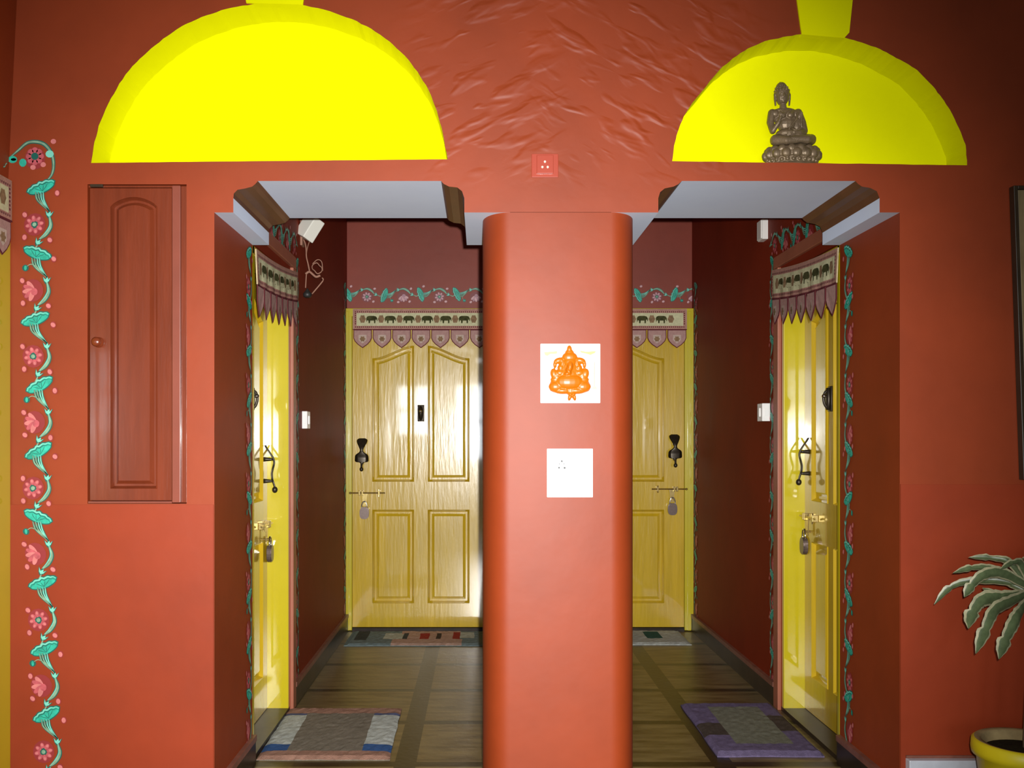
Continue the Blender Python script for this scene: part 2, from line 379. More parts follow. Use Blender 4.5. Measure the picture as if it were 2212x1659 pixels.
# ------------------------------------------------------------------ passage shell
DO0, DO1, DTOP, REC = YB, 4.58, 2.05, .10
def sideT(xw, sg): return lambda u, v, w: Vector((xw-sg*w, u, v))       # u = depth Y, v = z, w = towards passage
TR, TL = sideT(XR, 1), sideT(XL, -1)
ZC = 2.92
for T, nm, lb in ((TL, 'wall_left', 'dark red side wall of the left passage with a yellow door'), (TR, 'wall_right', 'dark red side wall of the right passage with a yellow door')):
    b = MB()
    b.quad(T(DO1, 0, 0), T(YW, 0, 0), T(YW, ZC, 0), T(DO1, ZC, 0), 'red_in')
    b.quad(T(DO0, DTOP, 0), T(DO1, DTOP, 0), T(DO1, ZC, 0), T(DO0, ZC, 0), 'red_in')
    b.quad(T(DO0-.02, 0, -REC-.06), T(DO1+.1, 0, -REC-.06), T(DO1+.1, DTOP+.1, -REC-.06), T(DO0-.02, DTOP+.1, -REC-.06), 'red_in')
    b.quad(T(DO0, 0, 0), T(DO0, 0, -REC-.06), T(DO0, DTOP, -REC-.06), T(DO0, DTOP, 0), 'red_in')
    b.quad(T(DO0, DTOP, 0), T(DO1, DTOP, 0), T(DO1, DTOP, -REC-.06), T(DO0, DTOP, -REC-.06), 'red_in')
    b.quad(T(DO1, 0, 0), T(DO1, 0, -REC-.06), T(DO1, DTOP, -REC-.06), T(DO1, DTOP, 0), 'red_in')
    tag(b.build(nm, world=True), lb, 'wall', kind='structure')
b = MB(); b.quad((XL, YW, 0), (XR, YW, 0), (XR, YW, ZC), (XL, YW, ZC), 'red_far')
tag(b.build('wall_far', world=True), 'dark red end wall of the passages holding two yellow doors', 'wall', kind='structure')
b = MB(); b.quad((-3.6, -3.3, 0), (4.5, -3.3, 0), (4.5, 6.6, 0), (-3.6, 6.6, 0), 'floor')
tag(b.build('floor', world=True), 'olive brown stone tiled floor with dark bands', 'floor', kind='structure')
b = MB(); b.quad((XL, YB, ZC), (XR, YB, ZC), (XR, YW, ZC), (XL, YW, ZC), 'ceil')
b.quad((-3.6, -3.3, ZT), (4.5, -3.3, ZT), (4.5, YF, ZT), (-3.6, YF, ZT), 'ceil')
tag(b.build('ceiling', world=True), 'plain ceiling over hall and passages', 'ceiling', kind='structure')
for T, nm, y1, lb in ((TL, 'baseboard_left', .115, 'dark stone skirting with rose cap along the left passage wall'), (TR, 'baseboard_right', .115, 'dark stone skirting with rose cap along the right passage wall')):
    b = MB()
    for a, c in ((YF+.01, DO0-.005), (DO1+.075, YW-.002)):
        b.box(T, a, c, 0, .092, 0, .014, 'base_dk'); b.box(T, a, c, .092, .115, 0, .018, 'base_pk')
    tag(b.build(nm, world=True), lb, 'baseboard', kind='structure')

# hall around the camera
b = MB(); XH = -1.597
b.quad((XH, 1.9, 0), (XH, YF, 0), (XH, YF, 2.15), (XH, 1.9, 2.15), 'red')
b.quad((XH, 1.9, 2.15), (XH, YF, 2.15), (XH+.045, YF, ZT), (XH+.045, 1.9, ZT), 'red')
b.quad((XH, 1.9, 0), (-3.5, 1.9, 0), (-3.5, 1.9, ZT), (XH, 1.9, ZT), 'red')
b.quad((-3.5, 1.9, 0), (-3.5, -3.2, 0), (-3.5, -3.2, ZT), (-3.5, 1.9, ZT), 'hallwall')
tag(b.build('wall_hall_left', world=True), 'red side wall of the hall at the far left edge', 'wall', kind='structure')
b = MB(); b.quad((4.35, -3.2, 0), (4.35, YF, 0), (4.35, YF, ZT), (4.35, -3.2, ZT), 'hallwall')
tag(b.build('wall_hall_right', world=True), 'side wall of the hall beyond the right edge', 'wall', kind='structure')
wins = [(-1.40, -.82, 1.35, 2.18), (-.42, .12, .95, 2.20), (.46, 1.0, 1.35, 2.18)]
b = MB(); lp = [[(-3.5, 0), (4.35, 0), (4.35, ZT), (-3.5, ZT)]]+[[(x0, z0), (x1, z0), (x1, z1), (x0, z1)] for x0, x1, z0, z1 in wins]
fl = [p for l in lp for p in l]; tr = geometry.tessellate_polygon([[Vector((a, c, 0)) for a, c in l] for l in lp])
b.add([(a, -3.2, c) for a, c in fl], [tuple(t) for t in tr], 'hallwall')
tag(b.build('wall_back', world=True), 'rear hall wall with windows behind the viewpoint', 'wall', kind='structure')
for i, (x0, x1, z0, z1) in enumerate(wins):
    b = MB(); n = 4 if x1-x0 > 1.5 else 2
    for k in range(n+1):
        x = x0+(x1-x0)*k/n; b.box(ID, x-.02, x+.02, -3.22, -3.17, z0, z1, 'wooddk')
    for z in (z0, (z0+z1)/2, z1): b.box(ID, x0, x1, -3.22, -3.17, z-.02, z+.02, 'wooddk')
    tag(b.build('window_%d' % (i+1), world=True), 'wooden window in the rear hall wall, number %s from the left' % ('one', 'two', 'three')[i], 'window', kind='structure')
    ld = bpy.data.lights.new('daylight', 'AREA'); ld.shape = 'RECTANGLE'; ld.size = x1-x0; ld.size_y = z1-z0
    ld.color = (.86, .93, 1); ld.energy = (17 if i == 1 else 18)*PI*(x1-x0)*(z1-z0)
    lo = bpy.data.objects.new('daylight', ld); C.objects.link(lo); lo.location = ((x0+x1)/2, -3.3, (z0+z1)/2)
    lo.rotation_euler = (PI/2, 0, 0)      # -Z of light points to +Y

# ------------------------------------------------------------------ doors
def arch_panel(u0, u1, v0, v1, rise, side):
    # upper panels: top edge sweeps up towards the middle of the door (side=+1: right end is high)
    n = 10; top = []
    for i in range(n+1):
        t = i/n; s = t if side > 0 else 1-t
        e = s*s*(3-2*s)
        top.append((u1+(u0-u1)*(1-t) if False else u0+(u1-u0)*t, v1-rise+rise*e))
    return [(u0, v0), (u1, v0)] + top[::-1]
def inset(pts, d):
    n = len(pts); out = []
    ar = sum(pts[i][0]*pts[(i+1) % n][1]-pts[(i+1) % n][0]*pts[i][1] for i in range(n)); sg = 1 if ar > 0 else -1
    for i in range(n):
        a, b, c = Vector(pts[i-1]), Vector(pts[i]), Vector(pts[(i+1) % n])
        d1 = (b-a).normalized(); d2 = (c-b).normalized()
        n1 = Vector((-d1.y, d1.x))*sg; n2 = Vector((-d2.y, d2.x))*sg
        q = (n1+n2); q = q.normalized(); k = max(.35, q.dot(n1)); out.append(tuple(b+q*d/k))
    return out
def leaf_mesh(T, u0, u1, v0, v1, wf_, th, panels, key='door', g=.026):
    b = MB(); rect = [(u0, v0), (u1, v0), (u1, v1), (u0, v1)]
    lp = [rect]+panels; fl = [p for l in lp for p in l]
    tr = geometry.tessellate_polygon([[Vector((a, c, 0)) for a, c in l] for l in lp])
    b.add([T(a, c, wf_) for a, c in fl], [tuple(t) for t in tr], key)
    for i in range(4):
        a, c = rect[i], rect[(i+1) % 4]
        b.quad(T(a[0], a[1], wf_), T(c[0], c[1], wf_), T(c[0], c[1], wf_-th), T(a[0], a[1], wf_-th), key)
    b.poly(T, rect, wf_-th, key)
    for p in panels:
        seq = [(p, 0), (inset(p, .003), .004), (inset(p, g*.45), -.010), (inset(p, g*.55), -.014), (inset(p, g), -.014), (inset(p, g*1.7), -.003)]
        for (A, wa), (B, wb) in zip(seq, seq[1:]):
            n = len(A)
            for i in range(n):
                j = (i+1) % n
                b.quad(T(A[i][0], A[i][1], wf_+wa), T(A[j][0], A[j][1], wf_+wa), T(B[j][0], B[j][1], wf_+wb), T(B[i][0], B[i][1], wf_+wb), key)
        A, wa = seq[-1]
        t2 = geometry.tessellate_polygon([[Vector((a, c, 0)) for a, c in A]])
        b.add([T(a, c, wf_+wa) for a, c in A], [tuple(t) for t in t2], key)
    return b
def door_set(root, T, u0, u1, v0, v1, wl, hs, dz=0, lockdesc='', hz=0, hw=1.0):
    """leaf + fittings; hs=+1 when the lock side is at u1, -1 at u0. wl = plane of the leaf face"""
    wd = u1-u0; c = (u0+u1)/2; m = wd*.145; st = wd*.05
    upz0, upz1 = EZ-.28, EZ+.628; lz0, lz1 = EZ-1.09, EZ-.466
    pan = [arch_panel(u0+m, c-st, upz0, upz1, .085, 1), arch_panel(c+st, u1-m, upz0, upz1, .085, -1),
           [(u0+m, lz0), (c-st, lz0), (c-st, lz1), (u0+m, lz1)], [(c+st, lz0), (u1-m, lz0), (u1-m, lz1), (c+st, lz1)]]
    leaf_mesh(T, u0, u1, v0, v1, wl, .035, pan).build('door_leaf', root, normals=True)
    # door knocker at the centre stile
    kb = MB(); kz = EZ+.177
    kb.box(T, c-.022, c+.022, kz-.055, kz+.055, wl, wl+.007, 'iron', .002); kb.slab(T, [(c+.017*math.cos(q), kz+.048*math.sin(q)) for q in [2*PI*j/20 for j in range(20)]], wl+.006, wl+.020, 'iron')
    P = [T(c, kz+.035, wl+.004), T(c, kz+.03, wl+.024), T(c, kz, wl+.032), T(c, kz-.03, wl+.024), T(c, kz-.045, wl+.006)]
    kb.tube(P, .006, 'iron'); kb.ell(T(c, kz+.012, wl+.030), (.010, .010, .010), 'chrome')  # bright steel bead added as the knocker's glint, not a fitting
    tag(kb.build('door_knocker', root, smooth=True), 'dark metal knocker plate on the middle stile')
    # pull handle: fan top, winged middle, bead below, standing off on two posts
    hu = (u1-.066) if hs > 0 else (u0+.066); hu = hu+.0
    sil = [(.01, .020, .006), (0, .034, .010), (-.018, .033, .022), (-.045, .020, .040), (-.066, .011, .047), (-.082, .016, .045), (-.100, .040, .040), (-.120, .045, .036), (-.145, .042, .038), (-.152, .012, .040), (-.17, .007, .046), (-.185, .007, .050)]
    hb = MB(); P = cr([(z, h*hw, w) for z, h, w in sil], 4); vs = []
    for p in P:
        z, h, w = p
        for (a, q) in ((-h, 0), (-h*.5, .004), (h*.5, .004), (h, 0), (0, -.005)):
            vs.append(T(hu+a, EZ+z+hz, wl+w+q))
    nn = len(P); hb.add(vs, [(i*5+j, i*5+(j+1) % 5, (i+1)*5+(j+1) % 5, (i+1)*5+j) for i in range(nn-1) for j in range(5)]+[tuple(range(5)), tuple((nn-1)*5+j for j in range(5))], 'iron')
    hb.ell(T(hu, EZ-.195+hz, wl+.050), (.013, .013, .015), 'iron')
    for z in (-.055, -.155): hb.tube([T(hu, EZ+z+hz, wl-.001), T(hu, EZ+z+hz, wl+.043)], lambda t: .011-.006*t, 'iron')
    tag(hb.build('pull_handle', root, smooth=True), 'dark metal fan-topped pull handle')
    # sliding bolt + hasp
    bz = EZ-.354+dz; e = (u1+.012) if hs > 0 else (u0-.012); s = -hs
    bb = MB(); bb.tube([T(e, bz, wl+.022), T(e+s*.232, bz, wl+.022)], .0048, 'brass')
    bb.ell(T(e, bz, wl+.022), (.008, .008, .008), 'brass')
    for d in (.055, .075, .185):
        bb.box(T, min(e+s*d, e+s*(d+.012)), max(e+s*d, e+s*(d+.012)), bz-.016, bz+.016, wl, wl+.028, 'brass', .002)
    bb.tube([T(e+s*.19, bz+.024, wl+.024), T(e+s*.19, bz-.024, wl+.024)], .004, 'brass')
    hx = e+s*.095
    bb.slab(T, [(hx-.022, bz+.004), (hx+.022, bz+.004), (hx+.015, bz-.03), (hx+.013, bz-.085), (hx-.013, bz-.085), (hx-.015, bz-.03)], wl+.014, wl+.019, 'brass')
    bb.tube([T(hx, bz-.068, wl), T(hx, bz-.068, wl+.034)], .006, 'brass')
    tag(bb.build('sliding_bolt', root, smooth=False), 'brass sliding bolt with hasp')
    # padlock
    pz = bz-.068
    t = thing('padlock', T(hx, pz-.105, wl+.03), lockdesc, 'padlock', 'padlocks on the yellow doors')
    q = MB(); body = []
    for i in range(24):
        a = 2*PI*i/24; body.append((hx+.031*math.copysign(abs(math.cos(a))**.7, math.cos(a)), pz-.064+.040*math.copysign(abs(math.sin(a))**.75, math.sin(a))))
    q.slab(T, inset(body, .004), wl+.021, wl+.043, 'lock'); q.slab(T, body, wl+.024, wl+.040, 'lock'); q.build('lock_body', t)
    q = MB(); q.tube([T(hx-.017, pz-.035, wl+.032), T(hx-.018, pz-.015, wl+.032), T(hx-.011, pz+.006, wl+.032), T(hx, pz+.012, wl+.032), T(hx+.011, pz+.006, wl+.032), T(hx+.018, pz-.015, wl+.032), T(hx+.017, pz-.035, wl+.032)], .0042, 'chrome')
    tag(q.build('shackle', t, smooth=True), 'bright steel shackle')

farT = lambda u, v, w: Vector((u, YW-w, v))
sf = 322.0
def farX(px): return (px-CX)/sf
def farZ(py): return EZ-(py-CY)/sf
def far_door(name, x0, x1, hs, label, lock, hz, vis):
    r = thing(name, (x0/2+x1/2, YW-.03, 0), label, 'door', kind='structure')
    fw = .064; b = MB(); top = farZ(668)
    for a, c in ((x0-fw, x0-.002), (x1+.002, x1+fw)):
        b.box(farT, a, c, .005, top, 0, .045, 'frame', .003)
        b.box(farT, a+.02, c-.02, .005, top-.02, .045, .052, 'frame', .002)
    b.box(farT, x0-fw, x1+fw, top-.055, top, 0, .046, 'frame', .003)
    b.build('door_frame', r)
    b = MB(); b.box(farT, x0, x1, .0, .022, 0, .05, 'base_dk'); b.build('threshold', r)
    door_set(r, farT, x0, x1, .026, top-.057, .036, hs, dz=hz, lockdesc=lock, hz=hz)
far_door('door_1', farX(763), farX(1057), -1, 'yellow panelled door facing us at the end of the left passage', 'padlock on the yellow door at the end of the left passage', 0, 1)
far_door('door_2', farX(1181), farX(1475), 1, 'yellow panelled door facing us at the end of the right passage', 'padlock on the yellow door at the end of the right passage', .026, 1)

def side_door(name, T, label, lock, dz):
    r = thing(name, T((DO0+DO1)/2, 0, -REC), label, 'door', kind='structure')
    b = MB(); u0, u1 = DO0+.004, DO1-.004
    b.box(T, u1-.03, u1, .005, DTOP-.004, -REC-.03, -.001, 'frame', .004)
    b.box(T, u0, u0+.03, .005, DTOP-.004, -REC-.03, -.001, 'frame', .004)
    b.box(T, u0, u1, DTOP-.04, DTOP-.004, -REC-.03, -.001, 'frame', .004)
    b.build('door_frame', r)
    b = MB(); b.box(T, DO1+.002, DO1+.072, 0, 2.088, -.002, .016, 'oframe', .003)
    b.box(T, DO0+.003, DO1+.072, 2.09, 2.145, -.002, .016, 'oframe', .003)
    tag(b.build('architrave', r), 'terracotta painted architrave')
    b = MB(); b.box(T, DO0+.002, DO1-.002, 0, .02, -REC-.05, .0, 'base_dk'); b.build('threshold', r)
    door_set(r, T, u0+.031, u1-.031, .022, DTOP-.042, -REC, 1, dz=dz, lockdesc=lock, hz=dz, hw=.4)
side_door('door_3', TL, 'yellow panelled door recessed in the side wall of the left passage', 'padlock on the yellow side door of the left passage', -.035)
side_door('door_4', TR, 'yellow panelled door recessed in the side wall of the right passage', 'padlock on the yellow side door of the right passage', 0)
# door on the hall's left wall: only its frame edge shows
hallT = lambda u, v, w: Vector((XH+w, u, v))
r = thing('door_5', (XH, 2.75, 0), 'yellow door frame at the left edge of the photo on the hall side wall', 'door', kind='structure')
b = MB(); top = FZ(391)
b.box(hallT, YF-.085, YF-.004, 0, top, 0, .010, 'frame', .003); b.box(hallT, YF-.92, YF-.84, 0, top, 0, .010, 'frame', .003)
b.box(hallT, YF-.84, YF-.085, top-.07, top, 0, .010, 'frame', .003); b.build('door_frame', r)
cU0, cU1 = YF-.838, YF-.087; m = .1; cc = (cU0+cU1)/2
leaf_mesh(hallT, cU0, cU1, .01, top-.072, .006, .005, [arch_panel(cU0+m, cc-.04, EZ-.28, EZ+.6, .08, 1), arch_panel(cc+.04, cU1-m, EZ-.28, EZ+.6, .08, -1),
    [(cU0+m, .2), (cc-.04, .2), (cc-.04, .82), (cU0+m, .82)], [(cc+.04, .2), (cU1-m, .2), (cU1-m, .82), (cc+.04, .82)]], g=.012).build('door_leaf', r)

# ------------------------------------------------------------------ valances (embroidered door hangings)
def valance(T, L, label, nf=7):
    """T(u, v, w): u along 0..L, v up from the top edge at 0, w outwards"""
    r = thing('door_valance', T(L/2, -.13, 0), label, 'door hanging', 'embroidered hangings over the yellow doors')
    b = MB(); n = 28
    H = .137
    for i in range(n):
        a, c = L*i/n, L*(i+1)/n
        b.slab(T, [(a, -H), (c, -H), (c, 0), (a, 0)], 0, .005, 'cloth')
    def strip(u0, u1, v0, v1, w, key, m=1):
        for i in range(m):
            a, c = u0+(u1-u0)*i/m, u0+(u1-u0)*(i+1)/m
            b.poly(T, [(a, v0), (c, v0), (c, v1), (a, v1)], w, key)
    strip(.002, L-.002, -H+.001, -.001, .0056, 'clothpk', n)
    strip(.025, L-.025, -H+.024, -.028, .0062, 'clothlt', n)
    strip(0, L, -H-.003, -H+.003, .0064, 'maroon', n)
    d = .0135; k = 0; u = .018
    while u < L-.015:
        for v in (-.020, -H+.016):
            b.poly(T, [(u-.0032, v-.004), (u+.0032, v-.004), (u+.0032, v+.004), (u-.0032, v+.004)], .0068, 'maroon')
        u += d
    for v in [-.032-.0135*i for i in range(6)]:
        for uu in (.018, L-.018): b.poly(T, [(uu-.004, v-.004), (uu+.004, v-.004), (uu+.004, v+.004), (uu-.004, v+.004)], .0068, 'maroon')
    pitch = L/nf*.965; ne = nf-1
    for i in range(nf):
        uc = .065+pitch*i*.985
        if uc > L-.03: break
        b.poly(T, [(uc+.020*math.cos(a)*(1+.12*math.cos(6*a)), -.068+.026*math.sin(a)*(1+.12*math.cos(6*a))) for a in [2*PI*j/18 for j in range(18)]], .0070, 'rose')
    el = [(-.034, -.012), (-.036, .004), (-.030, .014), (-.018, .018), (.012, .018), (.026, .015), (.034, .006), (.036, -.010), (.031, -.010), (.029, -.002), (.024, -.004), (.022, -.022), (.014, -.022), (.013, -.008), (-.010, -.008), (-.012, -.022), (-.020, -.022), (-.022, -.008), (-.029, -.006), (-.031, -.016)]
    for i in range(ne):
        uc = .065+pitch*.985*(i+.5)
        strip(uc-.040, uc+.040, -.094, -.044, .0068, 'clothlt')
        pts = [(uc+x*1.05, -.069+y*1.22) for x, y in el]
        t2 = geometry.tessellate_polygon([[Vector((a, c, 0)) for a, c in pts]])
        b.add([T(a, c, .0078) for a, c in pts], [tuple(t) for t in t2], 'eleph')
    tag(b.build('band', r, normals=False), 'cream band with a row of elephants')
    fw = L/nf
    for i in range(nf):
        u0, u1 = fw*i+.004, fw*(i+1)-.004; w = u1-u0; b = MB(); y = -H-.001
        sh = [(u0, y), (u1, y), (u1+.001, y-.055), (u0+w*.93, y-.078), (u0+w*.76, y-.100), (u0+w*.5, y-.122), (u0+w*.24, y-.100), (u0+w*.07, y-.078), (u0-.001, y-.055)]
        b.slab(T, sh, .0005, .0035, 'maroon'); b.poly(T, inset(sh, .005), .0042, 'mauve')
        c = (u0+u1)/2
        b.poly(T, [(c-.026, y-.035), (c+.026, y-.035), (c+.026, y-.07), (c, y-.092), (c-.026, y-.07)], .0049, 'mauvelt')
        b.poly(T, [(c+.017*math.cos(a)*(1+.2*math.cos(6*a)), y-.062+.017*math.sin(a)*(1+.2*math.cos(6*a))) for a in [2*PI*j/24 for j in range(24)]], .0056, 'rose')
        b.build('flap', r, normals=False)
    return r
ftop = farZ(670)
valance(lambda u, v, w: farT(farX(765)+u, ftop+v, .060+w), .905, 'embroidered elephant valance over the door at the end of the left passage')
valance(lambda u, v, w: farT(farX(1180)+u, ftop+v, .060+w), .93, 'embroidered elephant valance over the door at the end of the right passage')
def sagT(T, z0, z1, Ya, L, sag=.012, rip=.006):
    return lambda u, v, w: T(Ya+u, z0+(z1-z0)*u/L - sag*math.sin(PI*u/L) + v, .020+w+rip*(.5+.5*math.sin(u*48+1.3))*min(1, -v/.12 if v < 0 else 0))
valance(sagT(TR, 2.024, 2.085, 3.785, .86), .86, 'sagging elephant valance over the side door of the right passage')
valance(sagT(TL, 2.018, 2.075, 3.785, .86), .86, 'elephant valance over the side door of the left passage')
valance(lambda u, v, w: hallT(YF-.012-u, FZ(393)+v, .013+w), .86, 'embroidered valance at the left edge of the photo over the hall door')

# ------------------------------------------------------------------ painted vines
def vine(T, L, label, seed=1, P=.222, sc=1.13, pal=None, first='round', drop_first=False, start=0.0):
    random.seed(seed); b = MB(); cnt = 0
    def blob(s, t, rs, rt, key, w, rot=0, n=14, wob=.0):
        pts = []
        for j in range(n):
            a = 2*PI*j/n; x = rs*math.cos(a)*(1+wob*math.sin(3*a+s*9)); y = rt*math.sin(a)
            pts.append((s+x*math.cos(rot)-y*math.sin(rot), t+x*math.sin(rot)+y*math.cos(rot)))
        b.poly(T, pts, w, key)
    def rp(s, t, l, rot): return [(s+x*math.cos(rot)-y*math.sin(rot), t+x*math.sin(rot)+y*math.cos(rot)) for x, y in l]
    s0 = start
    while s0 < L-.03:
        k = sc; odd = cnt % 2; rot = (.42, -.40, .30, .45)[cnt % 4]+random.uniform(-.08, .08)
        t0 = random.uniform(-.004, .006)
        # lotus leaf seen from the side: s is 'down', t is 'across'
        def leafp(e, top=1):
            pts = []
            N = 16
            for j in range(N+1):
                q = -1+2*j/N; pts.append((-(.013+e)*math.sqrt(max(0, 1-q*q))*1.0-.0022*math.cos(q*14)*(1-q*q)-.001, q*(.044+e)))
            for j in range(N+1):
                q = 1-2*j/N; pts.append(((.017+e)*math.sqrt(max(0, 1-abs(q)**1.7)), q*(.042+e)))
            return [(x*k, y*k) for x, y in pts]
        b.poly(T, rp(s0, t0, leafp(.0035), rot), .0004, 'tealdk')
        b.poly(T, rp(s0, t0, leafp(0), rot), .0008, 'teal')
        rim = [(-(.012)*math.sqrt(max(0, 1-q*q))*k-.0022*math.cos(q*14)*(1-q*q)*k, q*.042*k) for q in [-1+2*j/12 for j in range(13)]]
        b.ribbon(T, rp(s0, t0, rim, rot), .0045*k, .0016, 'teallt')
        b.ribbon(T, rp(s0, t0, [(x+.0052*k, y*.95) for x, y in rim], rot), .0026*k, .0013, 'tealdk')
        for q in (-.5, -.15, .2, .55):
            b.ribbon(T, rp(s0, t0, [(.013*k, 0), (.004*k, q*.025*k), (-.003*k, q*.04*k)], rot), .0016*k, .0012, 'tealdk')
        # stems converging to a cup
        cxs, cxt = s0+.076*k, .030*k
        for d in (-.012, -.004, .004, .011):
            b.ribbon(T, [(s0+.015*k, t0+(d-.004)*k), (s0+.040*k, t0+(d*.8+.002)*k), (cxs-.004, cxt)], .0080*k, .0009, 'tealdk')
            b.ribbon(T, [(s0+.015*k, t0+(d-.004)*k), (s0+.040*k, t0+(d*.8+.002)*k), (cxs-.004, cxt)], .0038*k, .0014, 'teallt' if d > 0 else 'stem')
        def cup(s, t, r):
            b.poly(T, rp(s, t, [(-.006*k, -.014*k), (.002*k, -.006*k), (-.008*k, 0), (.002*k, .006*k), (-.006*k, .014*k), (.008*k, .009*k), (.017*k, .003*k), (.017*k, -.003*k), (.008*k, -.009*k)], r), .0006, 'tealdk')
            b.poly(T, rp(s, t, [(-.004*k, -.011*k), (.004*k, -.004*k), (-.004*k, .003*k), (.004*k, .005*k), (-.004*k, .011*k), (.008*k, .007*k), (.013*k, 0), (.008*k, -.007*k)], r), .0012, 'teallt')
        cup(cxs, cxt, -.1)
        b.ribbon(T, [(cxs+.01*k, cxt), (s0+.115*k, .036*k), (s0+.140*k, .024*k), (s0+.155*k, .006*k)], .015*k, .0003, 'tealdk')
        b.ribbon(T, [(cxs+.01*k, cxt), (s0+.115*k, .036*k), (s0+.140*k, .024*k), (s0+.155*k, .006*k)], .009*k, .0010, 'stem')
        b.ribbon(T, [(cxs+.01*k, cxt+.003), (s0+.115*k, .033*k), (s0+.138*k, .020*k), (s0+.155*k, .004*k)], .0022*k, .0015, 'teallt')
        cup(s0+.160*k, .004*k, -.5)
        b.ribbon(T, [(s0+.172*k, 0), (s0+.190*k, -.008*k), (s0+(P if k == 1 else P)-.012*k, -.002*k)], .0055*k, .0007, 'stem')
        # flower
        fs, ft = s0+.112*k, -.012*k
        blob(fs, ft, .034*k, .032*k, 'halo', .0002)
        if odd == 0:
            for j in range(8):
                a = 2*PI*j/8+.2; blob(fs+.018*k*math.cos(a), ft+.018*k*math.sin(a), .0095*k, .0062*k, 'pink', .0010+.0001*(j % 2), a)
                blob(fs+.021*k*math.cos(a), ft+.021*k*math.sin(a), .0045*k, .0032*k, 'pinklt', .0014, a)
            blob(fs, ft, .010*k, .010*k, 'tealdk', .0018, wob=.2); blob(fs, ft, .006*k, .006*k, 'stem', .0022)
        else:
            for j, a in enumerate((-2.5, -2.0, -1.45, -.9, -.35)):
                blob(fs+.016*k*math.cos(a), ft+.004*k+.016*k*math.sin(a), .018*k, .0075*k, 'pink' if j % 2 else 'pinklt', .0010+.0002*j, a)
            blob(fs+.004*k, ft+.006*k, .011*k, .010*k, 'pink', .0022)
        for (bs, bt, q) in ((.083, -.043, 0), (.150, -.040, 1), (.158, .036, 0), (.018, .050, 1)):
            if random.random() < .88:
                blob(s0+bs*k, bt*k, .0105*k, .0085*k, 'halo', .0003); blob(s0+bs*k, bt*k, .0078*k, .0062*k, 'pinklt', .0011, random.random())
        if odd: blob(s0+.045*k, -.034*k, .010*k, .010*k, 'tealdk', .0006); b.ribbon(T, [(s0+.038*k, -.034*k), (s0+.052*k, -.034*k)], .008*k, .0011, 'teal')
        if odd: b.ribbon(T, [(s0+.040*k, -.030*k), (s0+.034*k, -.016*k), (s0+.045*k, .004*k), (cxs, cxt)], .0026*k, .0011, 'stem')
        s0 += P; cnt += 1
    if pal: b.k = [pal.get(q, q) for q in b.k]
    return b
# hall, left of the openings
def vx(s):
    py = 405+s*640; tab = [(300, 88), (405, 90), (545, 82), (690, 80), (825, 84), (970, 85), (1115, 80), (1250, 92), (1390, 95), (1540, 103), (1760, 108)]
    for (a, xa), (c, xc) in zip(tab, tab[1:]):
        if py <= c: return xa+(xc-xa)*(py-a)/(c-a)
    return 108
leftT = lambda s, t, w: Vector((FX(vx(s))+t, YF-.006-w, FZ(405)-s))
b = vine(leftT, 2.0, '', 3)
# flourish at the top turning into the corner
cT = lambda x, y, w: Vector((FX(x), YF-.001-w, FZ(y)))
for wd, w, ky in ((9, .0004, 'tealdk'), (4.5, .0010, 'stem')):
    b.ribbon(cT, [(17, 345), (40, 325), (62, 308), (90, 309), (108, 325), (116, 350), (112, 378), (92, 400)], wd, w, ky)
for a in range(8):
    q = 2*PI*a/8; x, y = 76+13*math.cos(q), 338+13*math.sin(q)
    b.poly(cT, [(x+6.5*math.cos(q+p), y+6.5*math.sin(q+p)) for p in [2*PI*j/10 for j in range(10)]], .0012, 'pink')
b.poly(cT, [(76+22*math.cos(p), 342+24*math.sin(p)) for p in [2*PI*j/18 for j in range(18)]], .0002, 'halo')
b.poly(cT, [(76+8*math.cos(p), 338+8*math.sin(p)) for p in [2*PI*j/12 for j in range(12)]], .0018, 'tealdk')
for x, y in ((94, 356), (72, 362), (116, 306)): b.poly(cT, [(x+6*math.cos(p), y+5.5*math.sin(p)) for p in [2*PI*j/10 for j in range(10)]], .0014, 'pinklt')
for x, y, rx, ry, ky in ((50, 352, 8, 9, 'teal'), (28, 345, 10, 8, 'teal'), (108, 333, 9, 8, 'teallt'), (30, 345, 6, 3, 'teallt')): b.poly(cT, [(x+rx*math.cos(p), y+ry*math.sin(p)) for p in [2*PI*j/10 for j in range(10)]], .0016, ky)
tag(b.build('painted_vine', normals=False), 'painted teal and pink lotus vine running down the wall left of the cupboard', 'painted border')
# short run on the hall side wall
b = vine(lambda s, t, w: hallT(YF-.02-s, 2.225+t, .001+w), .8, '', 8)
tag(b.build('painted_vine', normals=False), 'painted lotus vine above the door frame at the left edge', 'painted border')
# far wall band
b = vine(lambda s, t, w: farT(farX(752)+s, farZ(637)+t*1.0, .001+w), farX(1497)-farX(752), '', 11, P=.243, pal={'pink': 'lilac', 'pinklt': 'lilaclt', 'halo': 'mauvewash'})
tag(b.build('painted_vine', normals=False), 'painted lotus vine running across the end wall above both far doors', 'painted border')
